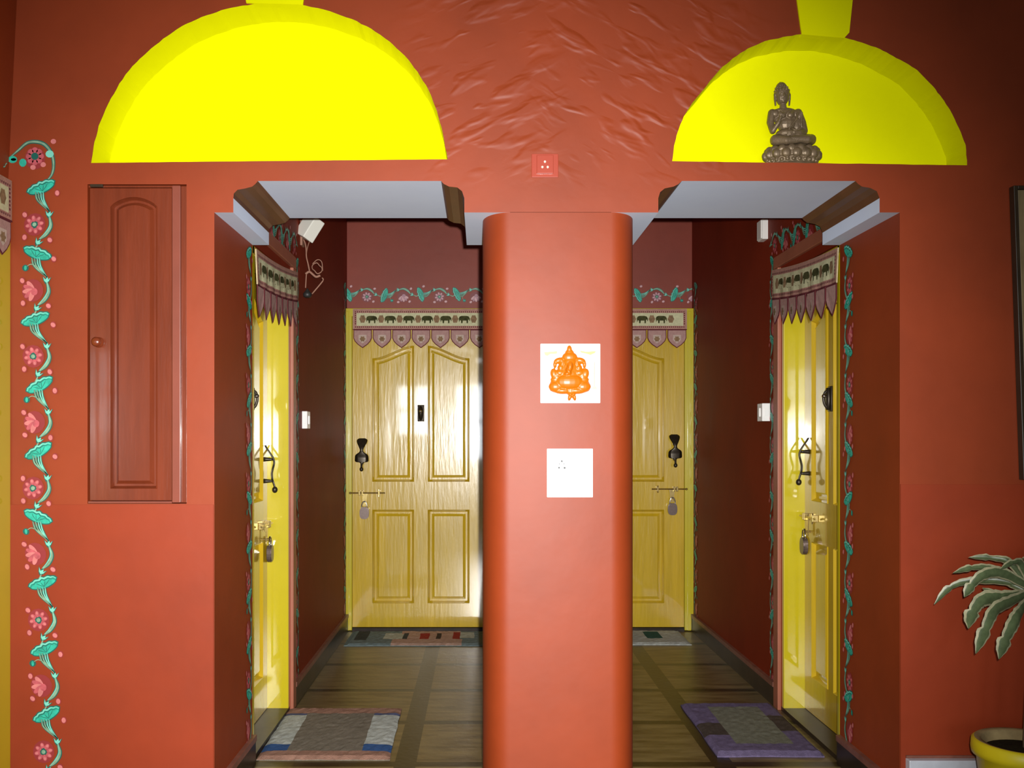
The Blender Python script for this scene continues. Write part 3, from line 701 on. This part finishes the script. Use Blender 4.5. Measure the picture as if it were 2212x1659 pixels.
# round the side doors: nearer post, farther post, and over the door
def mergeb(bs):
    r = MB()
    for q in bs:
        for f, m_ in zip(q.f, q.m): pass
        o = len(r.v); r.v += q.v
        for f, m_ in zip(q.f, q.m): r.f.append([o+i for i in f]); r.m.append(r.mi(q.k[m_]))
    return r
for T, near, far_, lb, sd in ((TR, 3.735, 4.715, 'painted lotus vine framing the side door of the right passage', 21), (TL, 3.765, 4.745, 'painted lotus vine framing the side door of the left passage', 31)):
    b1 = vine(lambda s, t, w: T(near+t*.85, 2.0-s, .0015+w), 1.88, '', sd, P=.19, sc=1.2)
    b2 = vine(lambda s, t, w: T(far_+t*.75, 2.14-s, .0015+w), 2.0, '', sd+1, P=.19, sc=1.2)
    b3 = vine(lambda s, t, w: T(3.87+s, 2.147+.075*s/.8+t*1.1, .0015+w), .80, '', sd+2, P=.17, sc=1.1)
    tag(mergeb([b1, b2, b3]).build('painted_vine', normals=False), lb, 'painted border')
for T, lb, sd in ((TR, 'painted lotus vine in the far corner of the right passage beside the door', 41), (TL, 'painted lotus vine in the far corner of the left passage beside the door', 51)):
    b = vine(lambda s, t, w: T(6.40+t, 2.29-s, .0015+w), 2.1, '', sd)
    tag(b.build('painted_vine', normals=False), lb, 'painted border')

# ------------------------------------------------------------------ built-in cupboard on the left
r = thing('wall_cupboard', (FX(296), YF+.02, FZ(1086)), 'tall narrow red-brown cupboard set in the wall beside the painted vine', 'cupboard')
b = MB()
b.box(frontT, FX(371), FX(389), FZ(1086), FZ(400), -.045, -.002, 'cabframe', .002); b.box(frontT, FX(389), FX(401), FZ(1086), FZ(400), -.045, -.012, 'cabinet', .001)
b.box(frontT, FX(190), FX(371), FZ(404), FZ(400), -.045, -.006, 'cabinet'); b.box(frontT, FX(190), FX(371), FZ(1087), FZ(1083), -.045, -.001, 'cabframe')
b.build('cabinet_frame', r)
n = 14; topc = []
for i in range(n+1):
    t = i/n; topc.append((FX(236+(338-236)*t), FZ(445)+(.033)*math.sin(PI*t)**.7))
pan = [(FX(236), FZ(1056)), (FX(338), FZ(1056))]+topc[::-1]
leaf_mesh(frontT, FX(192), FX(369), FZ(1081), FZ(405), -.010, .03, [pan], 'cabinet', g=.016).build('cabinet_door', r)
b = MB(); kc = (FX(211), FZ(739))
b.lathe(lambda x, y, h: frontT(kc[0]+x, kc[1]+y, -.010+h), [(.018, 0), (.018, .003), (.008, .005), (.007, .014), (.015, .020), (.016, .026), (.010, .031), (.002, .033)], 'cabinet', 20)
kn = b.build('knob', r, smooth=True); tag(kn, 'small round dark knob')
b = MB(); b.box(frontT, FX(195), FX(222), FZ(404), FZ(398), -.01, .003, 'wooddk', .001); tag(b.build('latch', r), 'dark latch at the top corner')

# ------------------------------------------------------------------ tall frame at right edge
r = thing('wooden_panel', (FX(2240), YF-.02, FZ(1046)), 'tall tilted wooden framed panel at the right edge of the photo', 'framed panel')
a = math.atan2(22, 640)
def tiltT(u, v, w): return Vector((FX(2178)+u*math.cos(a)-v*math.sin(a), YF-.004-w, FZ(406)+v*math.cos(a)-u*math.sin(a)*0))
b = MB(); Hh = .985; wdt = .34
b.box(tiltT, 0, .014, -Hh, 0, 0, .03, 'wooddk', .002); b.box(tiltT, wdt-.014, wdt, -Hh, 0, 0, .03, 'wooddk', .002)
b.box(tiltT, .014, wdt-.014, -.012, 0, 0, .03, 'wooddk', .002); b.box(tiltT, .014, wdt-.014, -Hh, -Hh+.012, 0, .03, 'wooddk', .002)
b.build('outer_frame', r)
b = MB(); b.box(tiltT, .0145, .045, -Hh+.013, -.013, .002, .024, 'woodtan', .003); b.box(tiltT, wdt-.045, wdt-.0145, -Hh+.013, -.013, .002, .024, 'woodtan', .003)
b.box(tiltT, .045, wdt-.045, -.044, -.013, .002, .024, 'woodtan', .003); b.box(tiltT, .045, wdt-.045, -Hh+.013, -Hh+.044, .002, .024, 'woodtan', .003); b.build('inner_frame', r)
b = MB(); b.box(tiltT, .045, wdt-.045, -Hh+.044, -.044, .002, .014, 'woodor'); b.build('board', r)

# ------------------------------------------------------------------ plates on the pillar and above
t = thing('deity_plaque', (FX(1231), YF-.004, FZ(871)), 'square white plaque with an orange elephant-headed figure in relief on the pillar', 'plaque')
b = MB(); b.box(frontT, FX(1167), FX(1296), FZ(871), FZ(743), 0, .010, 'plate', .002); b.build('tile', t)
q = MB(); g = lambda x, y, w=0: frontT(FX(1130+x/4.148), FZ(700+y/4.148), .010+w)
s = 1/4.148/640
def E(x, y, rx, ry, rw, rot=0, w=0):
    rx *= 1.22; ry *= 1.18; q.ell(g(x, y, w), (rx*s, rw, ry*s), 'orange', Matrix.Rotation(rot, 3, 'Y').to_quaternion().to_euler(), seg=16, rings=10)
E(412, 232, 20, 34, .008); E(413, 262, 34, 30, .009); E(415, 300, 58, 42, .013); E(415, 345, 50, 42, .015)
E(415, 385, 24, 50, .018, .1, .004); E(402, 430, 20, 34, .017, -.4, .006); E(385, 452, 22, 14, .014, 0, .006)
for sx in (-1, 1):
    c0 = 415
    E(c0+sx*98, 330, 40, 24, .009, sx*.3); E(c0+sx*132, 365, 14, 30, .008); E(c0+sx*80, 395, 26, 30, .010, 0); E(c0+sx*66, 350, 16, 40, .009)
    E(c0+sx*85, 440, 40, 30, .012); E(c0+sx*140, 450, 28, 44, .010, sx*.2); E(c0+sx*118, 500, 46, 26, .010); E(c0+sx*120, 562, 58, 44, .014); E(c0+sx*60, 600, 70, 26, .013)
    E(c0+20+sx*20, 655, 15, 30, .010, sx*-.25); E(c0+sx*100, 540, 40, 40, .012)
E(415, 455, 100, 70, .012); E(415, 540, 150, 62, .011); E(415, 590, 150, 34, .010); E(415, 400, 60, 60, .012); E(300, 480, 30, 60, .010); E(530, 470, 34, 60, .010); E(410, 460, 80, 60, .014); E(410, 520, 105, 62, .017, 0, .003); E(425, 600, 40, 36, .012)
fig = remeshed(q, 'figure_relief', .0016, t, 2, 'orange'); tag(fig, 'orange glazed seated figure')
for x, top in ((196, 320), (636, 310)):
    b = MB(); b.slab(g, [(x-24, 585), (x+24, 585), (x+18, 562), (x+8, 560), (x+5, top+40), (x, top), (x-5, top+40), (x-8, 560), (x-18, 562)], -.001, .0016, 'palepink'); tag(b.build('pillar_motif', t), 'pale pink lamp pillar')
for pts in ([(185, 255), (240, 250), (305, 245), (300, 268), (240, 272), (215, 290), (195, 280)], [(505, 240), (560, 250), (650, 245), (640, 262), (600, 280), (560, 268), (515, 258)]):
    b = MB(); b.slab(g, pts, -.001, .0014, 'paleyel'); tag(b.build('garland_motif', t), 'faint yellow garland')

t = thing('socket_plate', (FX(1230), YF-.004, FZ(1074)), 'square white socket plate with five small holes on the pillar below the plaque', 'electrical socket')
b = MB(); b.box(frontT, FX(1181), FX(1280), FZ(1074), FZ(969), 0, .012, 'plate', .002); b.build('cover', t)
for x, y, rr in ((1213, 996, 2.2), (1208, 1002, 1.3), (1218, 1002, 1.3), (1207, 1010, 2.2), (1219, 1010.5, 2.4)):
    b = MB(); b.slab(frontT, [(FX(x+rr*math.cos(p)), FZ(y+rr*math.sin(p))) for p in [2*PI*j/12 for j in range(12)]], .011, .0132, 'dot'); b.build('socket_hole', t)
t = thing('socket_plate', (FX(1178), YF-.004, FZ(385)), 'red painted socket with three pale contacts on the wall above the pillar', 'electrical socket')
b = MB(); b.box(frontT, FX(1148), FX(1206), FZ(384), FZ(333), 0, .006, 'redplastic', .002); b.build('cover', t)
b = MB(); b.box(frontT, FX(1159), FX(1195), FZ(377), FZ(337), .005, .014, 'redplastic', .002); b.build('socket_face', t)
for x, y in ((1176.5, 352), (1171, 363.5), (1182.5, 363.5)):
    b = MB(); b.slab(frontT, [(FX(x+2.4*math.cos(p)), FZ(y+2.6*math.sin(p))) for p in [2*PI*j/12 for j in range(12)]], .013, .0155, 'pinkdot'); tag(b.build('contact', t), 'pale socket contact')

# small boxes on passage walls
def switch(T, Y, z, lb, w=.085, h=.088, d=.03):
    t = thing('light_switch', T(Y, z-h/2, 0), lb, 'light switch')
    b = MB(); b.box(T, Y-w/2, Y+w/2, z-h/2, z+h/2, -.004, d, 'plastic', .003); b.build('switch_box', t)
    b = MB(); b.box(T, Y-.012, Y+.012, z-.022, z+.022, d-.001, d+.006, 'plastic', .002); b.build('rocker', t)
    b = MB(); b.box(T, Y-w/2-.003, Y-w/2+.002, z-.02, z+.02, d*.25, d*.75, 'plastic', .001); b.build('side_clip', t)
switch(TR, 4.80, EZ+.135, 'white switch box on the right passage wall just beyond the side door', d=.038)
switch(TL, 4.93, EZ+.10, 'white switch box on the left passage wall just beyond the side door', d=.026)
t = thing('junction_box', TR(4.83, EZ+.985, 0), 'small plain white box high on the right passage wall', 'junction box')
b = MB(); b.box(TR, 4.79, 4.87, EZ+.99, EZ+1.09, -.004, .028, 'plastic', .003); b.build('box_body', t)
b = MB(); b.box(TR, 4.795, 4.865, EZ+.994, EZ+1.086, .028, .034, 'plastic', .002); b.build('lid', t)

# ------------------------------------------------------------------ wall lamp and hanger in the left passage
YLm = 4.86; lw = lambda x, y, Y=YLm: W(x, y, Y)
t = thing('wall_lamp', TL(YLm, lw(645, 530).z, 0), 'white box-shaped wall lamp high on the left passage wall', 'wall lamp')
b = MB(); c = lw(669, 492, 4.80)
R = Matrix.Rotation(math.radians(32), 3, 'Y') @ Matrix.Rotation(math.radians(-38), 3, 'Z')
bxT = lambda x, y, z: c + R@Vector((x, y, z))
b.box(bxT, -.040, .040, -.035, .035, -.058, .058, 'shade', .004); b.build('lamp_shade', t)
b = MB(); z0 = lw(0, 532).z; z1 = lw(0, 478).z
b.box(TL, YLm-.03, YLm+.03, z0, z1, 0, .012, 'cord', .003); b.tube([TL(YLm, (z0+z1)/2, .01), c], .006, 'cord'); tag(b.build('bracket', t), 'brownish wall bracket')
b = MB(); b.tube([lw(648, 512), lw(657, 520), lw(661, 535), lw(662, 555), lw(666, 572), lw(669, 588)], .0035, 'cord'); b.tube([lw(672, 512, 4.80), lw(665, 532, 4.83), lw(662, 550), lw(665, 570), lw(668, 585)], .0025, 'cord')
tag(b.build('cord', t, smooth=True), 'twisted pinkish cord hanging down')
t = thing('wire_hanger', lw(676, 640), 'bent wire hanger with a small black cup hung on the cord below the wall lamp', 'wire hanger')
b = MB(); ring = [lw(685+11*math.cos(q), 577+9*math.sin(q)+5*(math.cos(q) > 0), YLm-.012*math.sin(q)) for q in [2*PI*i/12 for i in range(13)]]
b.tube(ring, .0028, 'cord'); b.tube([lw(675, 570), lw(686, 561), lw(695, 566), lw(697, 585)], .0025, 'cord')
b.tube([lw(660, 592), lw(668, 587), lw(676, 593), lw(683, 598), lw(692, 595)], .006, 'cord')
b.tube([lw(662, 590), lw(661, 605), lw(660, 622)], .003, 'cord'); b.tube([lw(696, 600), lw(697, 607), lw(674, 635)], .0035, 'cord'); b.build('wire', t, smooth=True)
b = MB(); cc = lw(664, 643); b.lathe(lambda x, y, h: cc+Vector((x, y, h)), [(.012, 0), (.020, .006), (.022, .020), (.018, .024), (.006, .040), (.004, .046)], 'blackplate', 18); tag(b.build('cup', t, smooth=True), 'small black cup')

# ------------------------------------------------------------------ statue
YS = 3.352; sS = F/YS
zs = FZ(352.5)                      # niche sill height
t = thing('buddha_statue', ((1711-CX)/sS, YS, zs), 'small brown bronze seated Buddha figure on a lotus base in the right yellow niche', 'statue')
def SP(px, py, y=0): return Vector(((px-CX)/sS, YS+y, EZ-(py-CY)/sS))
SB = F/3.30
b = MB(); bc = Vector(((1711-CX)/sS, YS, zs))
lt = lambda x, y, h: bc+Vector((x, y*.58, h))
b.lathe(lt, [(.086, .0005), (.090, .004), (.088, .010), (.082, .016), (.084, .030), (.080, .036)], 'bronze', 40)
b.lathe(lt, [(.080, .030), (.092, .036), (.095, .050), (.088, .064), (.078, .070), (.070, .072)], 'bronze', 40)
for row, (z, rr, sz) in enumerate(((.044, .090, .014), (.060, .084, .012))):
    n = 16
    for i in range(n):
        q = 2*PI*(i+row*.5)/n; p = lt(rr*math.cos(q)*.97, rr*math.sin(q)*.97, z); b.ell(p, (sz*1.25, sz*.8, sz*1.15), 'bronze', seg=10, rings=7)
for i in range(26):
    q = 2*PI*i/26; p = lt(.084*math.cos(q), .084*math.sin(q), .023); b.ell(p, (.007, .006, .006), 'bronze', seg=8, rings=6)
base = remeshed(b, 'lotus_base', .0016, t, 1, 'bronze')
b = MB()
E3 = lambda px, py, y, r, rot=None: b.ell(SP(px, py, y), r, 'bronze', rot)
# crossed legs
b.limb([SP(1700, 302, 0), SP(1672, 306, -.018), SP(1690, 311, -.040), SP(1722, 310, -.042)], [.022, .019, .015, .010], 'bronze')
b.limb([SP(1708, 302, 0), SP(1748, 305, -.016), SP(1735, 309, -.040), SP(1702, 308, -.044)], [.022, .019, .015, .010], 'bronze')
E3(1706, 306, -.012, (.062, .036, .014))
# torso, shoulders, neck
E3(1703, 288, .002, (.031, .024, .026)); E3(1700, 268, .002, (.033, .022, .030)); E3(1697, 248, .002, (.037, .021, .022)); E3(1695, 240, .003, (.040, .017, .012))
b.limb([SP(1692, 238, .0), SP(1691, 224, -.001)], [.013, .011], 'bronze')
# arms: viewer's left raised to the chest, viewer's right resting on the lap
b.limb([SP(1668, 244, .002), SP(1664, 264, .0), SP(1668, 284, -.008)], [.014, .0125, .011], 'bronze')
b.limb([SP(1668, 284, -.008), SP(1677, 270, -.024), SP(1681, 259, -.028)], [.010, .008, .006], 'bronze')
for i, (dx, dy) in enumerate(((-4, -9), (-1.5, -11), (1.5, -10.5), (4.5, -8))):
    b.limb([SP(1681, 258, -.028), SP(1681+dx*.6, 258+dy*.6, -.031), SP(1681+dx, 258+dy, -.029)], [.0035, .0026, .0020], 'bronze')
b.limb([SP(1684, 260, -.028), SP(1688, 256, -.031)], [.003, .002], 'bronze')
b.limb([SP(1724, 244, .002), SP(1733, 265, .002), SP(1736, 284, -.006)], [.015, .014, .0125], 'bronze')
b.limb([SP(1736, 286, -.006), SP(1722, 291, -.026), SP(1708, 292, -.034)], [.0115, .009, .0065], 'bronze')
for k in range(4): b.limb([SP(1709, 291+k*1.6, -.036), SP(1700, 291+k*1.9, -.037), SP(1694, 291+k*2.2, -.034)], [.003, .0026, .002], 'bronze')
b.limb([SP(1712, 288, -.036), SP(1705, 286, -.038)], [.003, .0022], 'bronze')
E3(1674, 246, .002, (.018, .016, .016)); E3(1722, 247, .002, (.020, .016, .018)); E3(1699, 258, .004, (.044, .020, .022)); E3(1722, 272, .004, (.020, .018, .038)); E3(1728, 284, .002, (.020, .020, .022)); E3(1700, 290, -.002, (.040, .028, .018)); E3(1712, 298, .0, (.058, .036, .012))
# robe folds
b.limb([SP(1722, 242, -.010), SP(1716, 262, -.022), SP(1700, 282, -.026)], [.004, .004, .003], 'bronze')
b.limb([SP(1730, 246, -.010), SP(1728, 270, -.014), SP(1733, 292, -.010)], [.004, .004, .004], 'bronze')
b.limb([SP(1682, 240, -.016), SP(1692, 250, -.021), SP(1706, 241, -.016)], [.0022, .0022, .0022], 'bronze')
E3(1687, 252, -.017, (.012, .008, .010)); E3(1704, 252, -.017, (.012, .008, .010))
# head, hair, topknot, ears, face
E3(1690, 210, -.001, (.0225, .021, .029)); E3(1690, 202, .002, (.0262, .024, .024)); E3(1688, 189, .002, (.0185, .017, .019))
b.limb([SP(1687, 188, .002), SP(1685.5, 178, .002)], [.013, .0028], 'bronze')
for sx in (-1, 1):
    b.limb([SP(1690+sx*16, 205, .0), SP(1690+sx*16, 215, .0), SP(1690+sx*14.8, 227, -.001)], [.004, .0035, .0030], 'bronze')
    E3(1690+sx*5, 206, -.0190, (.0042, .0022, .0014)); b.limb([SP(1690+sx*2.2, 202.5, -.019), SP(1690+sx*8, 201.5, -.016)], [.0014, .0011], 'bronze')
b.limb([SP(1690, 203, -.0195), SP(1690, 211, -.0235)], [.0018, .0032], 'bronze'); b.limb([SP(1687, 216, -.0195), SP(1693, 216, -.0195)], [.0018, .0018], 'bronze')
E3(1690, 221, -.012, (.008, .007, .006))
for ring in range(4):
    for i in range(14):
        q = 2*PI*i/14+ring*.2; rr = (.0262, .0245, .0205, .0155)[ring]; z = (202, 196, 190, 186)[ring]
        if ring == 0 and math.sin(q) < -.2: continue
        p = SP(1690-ring*.6, z, .002)+Vector((rr*math.cos(q), rr*.95*math.sin(q), 0)); b.ell(p, (.003, .003, .003), 'bronze', seg=7, rings=5)
remeshed(b, 'seated_figure', .0011, t, 1, 'bronze')

# ------------------------------------------------------------------ potted plant
PYc = 2.90; pc = W(2214, 1600, PYc)
rim = pc.z; R0 = 106*PYc/F
t = thing('potted_plant', (pc.x, PYc, 0), 'potted plant with drooping variegated leaves in a yellow clay pot at the lower right', 'potted plant')
lt = lambda x, y, h: Vector((pc.x+x, PYc+y, h))
b = MB(); b.lathe(lt, [(R0*.60, 0.001), (R0*.63, .01), (R0*.80, rim*.55), (R0*.90, rim-.05), (R0*.985, rim-.045), (R0, rim-.03), (R0*.985, rim-.006), (R0*.93, rim), (R0*.80, rim-.004), (R0*.76, rim-.03)], 'potyel', 48,
        keys=['potyel', 'potyel', 'potyel', 'potyel', 'potyel', 'potyel', 'potyel', 'potrim', 'potrim'][:9]); b.build('pot', t, smooth=True)
b = MB(); b.lathe(lt, [(R0*.785, rim-.032), (R0*.70, rim-.028), (R0*.35, rim-.022), (.01, rim-.02)], 'soil', 32); b.build('soil', t, smooth=True)
crown = W(2238, 1288, 2.92)
b = MB(); b.tube([Vector((pc.x+.01, PYc, rim-.03)), Vector((pc.x+.02, PYc+.005, rim+.15)), crown+Vector((-.005, 0, -.08)), crown+Vector((0, 0, .04))], lambda q: .016-.005*q, 'trunk', 10); b.build('stem', t, smooth=True)
def leaf(pts, wid, Ys, tipr=.35):
    P3 = [crown+Vector((random.uniform(-.008, .008), random.uniform(-.01, .01), random.uniform(-.03, .04)))]+[W(x, y, Y) for (x, y), Y in zip(pts, Ys)]
    P = cr(P3, 7); n = len(P); vs = []; w = wid/2*2.9/F
    for i, p in enumerate(P):
        d = (P[min(n-1, i+1)]-P[max(0, i-1)]).normalized()
        sd = d.cross(Vector((0, 1, .25))).normalized(); up = sd.cross(d)
        q = i/(n-1); prof = (.30+.70*math.sin(PI*min(1, q*1.15)**.9)) if q < .75 else max(.0, 1-((q-.70)/.30)**2.2)*.97
        if i == n-1: prof = .04
        ww = w*max(.04, prof)*(1+.07*math.sin(i*2.1))
        for a, dz in ((-1, .004), (-.68, .001), (0, -.003), (.68, .001), (1, .004)):
            vs.append(p+sd*ww*a+up*dz*(ww/w if w else 0)*1.2)
    b = MB()
    for (j, ky) in ((0, 'leafc'), (1, 'leafg'), (2, 'leafg'), (3, 'leafc')):
        b.add(vs, [(i*5+j, i*5+j+1, (i+1)*5+j+1, (i+1)*5+j) for i in range(n-1)], ky)
    b.build('leaf', t, smooth=True, normals=True)
random.seed(9)
LV = [([(2190, 1222), (2145, 1206), (2092, 1204)], 17, (2.92, 2.94, 2.96)), ([(2180, 1242), (2130, 1227), (2095, 1228), (2058, 1238)], 18, (2.9, 2.9, 2.9, 2.9)),
      ([(2170, 1240), (2125, 1243), (2098, 1268), (2083, 1290)], 28, (2.86, 2.84, 2.84, 2.84)), ([(2185, 1262), (2160, 1252), (2130, 1255)], 17, (2.95, 2.97, 2.98)),
      ([(2160, 1256), (2090, 1257), (2050, 1272), (2018, 1306)], 20, (2.96, 3.0, 3.02, 3.03)), ([(2195, 1292), (2160, 1288), (2122, 1270)], 19, (2.9, 2.9, 2.9)),
      ([(2170, 1292), (2125, 1296), (2102, 1325), (2092, 1358)], 38, (2.88, 2.86, 2.86, 2.87)), ([(2185, 1300), (2150, 1320), (2128, 1365), (2108, 1412)], 34, (2.84, 2.80, 2.79, 2.79)),
      ([(2208, 1318), (2192, 1345), (2172, 1385), (2158, 1424)], 36, (2.83, 2.80, 2.79, 2.79)), ([(2210, 1225), (2192, 1215), (2160, 1230)], 18, (2.88, 2.85, 2.83)),
      ([(2262, 1240), (2300, 1232), (2360, 1262)], 28, (2.9, 2.88, 2.88)), ([(2270, 1270), (2320, 1290), (2350, 1350)], 34, (2.86, 2.84, 2.84)), ([(2262, 1300), (2290, 1340), (2300, 1400)], 34, (2.84, 2.8, 2.8)),
      ([(2250, 1240), (2262, 1200), (2300, 1190)], 26, (2.95, 3.0, 3.02)), ([(2236, 1250), (2226, 1215), (2205, 1208)], 22, (2.95, 2.99, 3.03))]
for p, w, ys in LV: leaf(p, w, ys)

# ------------------------------------------------------------------ door mats
def door_mat(x0, x1, y0, y1, label, base, patches, nx=40, ny=26, th=.013, group=None, skew=0, fringe=None):
    b = MB(); random.seed(int(abs(x0*100))+3)
    def key(u, v):
        k = base
        for (a, c, d, e, kk) in patches:
            if a <= u <= c and d <= v <= e: k = kk
        return k
    def pt(i, j):
        u, v = i/nx, j/ny
        e = min(u, 1-u, v, 1-v); z = th*(min(1, e*18+.35))
        x = x0+(x1-x0)*u+skew*v; y = y0+(y1-y0)*v
        return Vector((x+.004*noise.noise((x*9, y*9, 1)), y+.006*noise.noise((x*7, y*7, 5)), z+.003*noise.noise((x*40, y*40, 0))))
    g = [[pt(i, j) for j in range(ny+1)] for i in range(nx+1)]
    for i in range(nx):
        for j in range(ny):
            b.quad(g[i][j], g[i+1][j], g[i+1][j+1], g[i][j+1], key((i+.5)/nx, (j+.5)/ny))
    edge = [g[i][0] for i in range(nx+1)]+[g[nx][j] for j in range(1, ny+1)]+[g[i][ny] for i in range(nx-1, -1, -1)]+[g[0][j] for j in range(ny-1, 0, -1)]
    ne = len(edge)
    for i in range(ne):
        a, c = edge[i], edge[(i+1) % ne]; b.quad(a, c, Vector((c.x, c.y, .001)), Vector((a.x, a.y, .001)), base)
    return tag(b.build('door_mat'), label, 'door mat')
door_mat(-.895, -.365, 3.86, 4.60, 'shaggy door mat with white and blue ends before the side door of the left passage', 'm_warm',
    [(.0, .2, .18, .80, 'm_white'), (.78, 1, .18, .80, 'm_white'), (0, .2, .12, .22, 'm_blue'), (.78, 1, .12, .22, 'm_blue'), (0, .2, .80, .86, 'm_navy'), (.78, 1, .80, .86, 'm_navy'), (0, 1, 0, .12, 'm_pink'), (0, 1, .86, 1, 'm_pink')], skew=-.012)
door_mat(.945, 1.375, 3.90, 4.66, 'purple edged shaggy door mat with grey middle before the side door of the right passage', 'm_purple',
    [(.26, .80, .14, .88, 'm_grey'), (0, .24, .30, .55, 'm_brown'), (.80, 1, .38, .70, 'm_brown')], th=.020, skew=.01)
door_mat(farX(766), .06, 6.00, 6.44, 'colourful patchwork door mat before the far door of the left passage', 'm_fgrey',
    [(.05, .14, .3, 1, 'm_black'), (.25, .45, .35, .75, 'm_lite'), (.32, .80, 0, .34, 'm_fpink'), (.36, .78, .75, 1, 'm_fpink'), (.38, .42, .34, .8, 'm_black'), (.42, .5, .34, .8, 'm_fpink'), (.5, .56, .34, .8, 'm_red'), (.56, .61, .34, .8, 'm_fpink'), (.61, .65, .34, .8, 'm_brown'), (.65, .74, .34, .8, 'm_fpink'), (.74, .79, .34, .85, 'm_red'), (.79, .88, .40, .85, 'm_lite')], nx=60, ny=14)
door_mat(.48, 1.305, 6.03, 6.46, 'blue-grey door mat with a dark green square before the far door of the right passage', 'm_white', [(.70, .82, .35, .85, 'm_green')], nx=50, ny=14, skew=.0)

# ------------------------------------------------------------------ light and camera
ld = bpy.data.lights.new('camera_flash', 'SPOT'); ld.energy = 1040; ld.spot_size = math.radians(77); ld.spot_blend = 1.0
ld.shadow_soft_size = .012; ld.color = (1, .985, .97)
lo = bpy.data.objects.new('camera_flash', ld); C.objects.link(lo); lo.location = (.035, 0, EZ+.04)
tgt = Vector((-.16, YF, EZ-.14)); lo.rotation_euler = (tgt-lo.location).to_track_quat('-Z', 'Y').to_euler()
w = bpy.data.worlds.new('world'); w.use_nodes = True; bpy.context.scene.world = w
w.node_tree.nodes['Background'].inputs[0].default_value = (.6, .75, 1, 1); w.node_tree.nodes['Background'].inputs[1].default_value = .6
cd = bpy.data.cameras.new('camera'); cd.sensor_width = 36; cd.lens = 36*F/2212
cd.shift_x = (1106-CX)/2212; cd.shift_y = (CY-829.5)/2212; cd.clip_start = .01
co = bpy.data.objects.new('camera', cd); C.objects.link(co); co.location = (0, 0, EZ); co.rotation_euler = (PI/2, 0, 0)
sc = bpy.context.scene; sc.camera = co
sc.view_settings.view_transform = 'Standard'; sc.view_settings.look = 'None'; sc.view_settings.gamma = 1
sc.view_settings.exposure = 0.0; sc.view_settings.use_curve_mapping = False
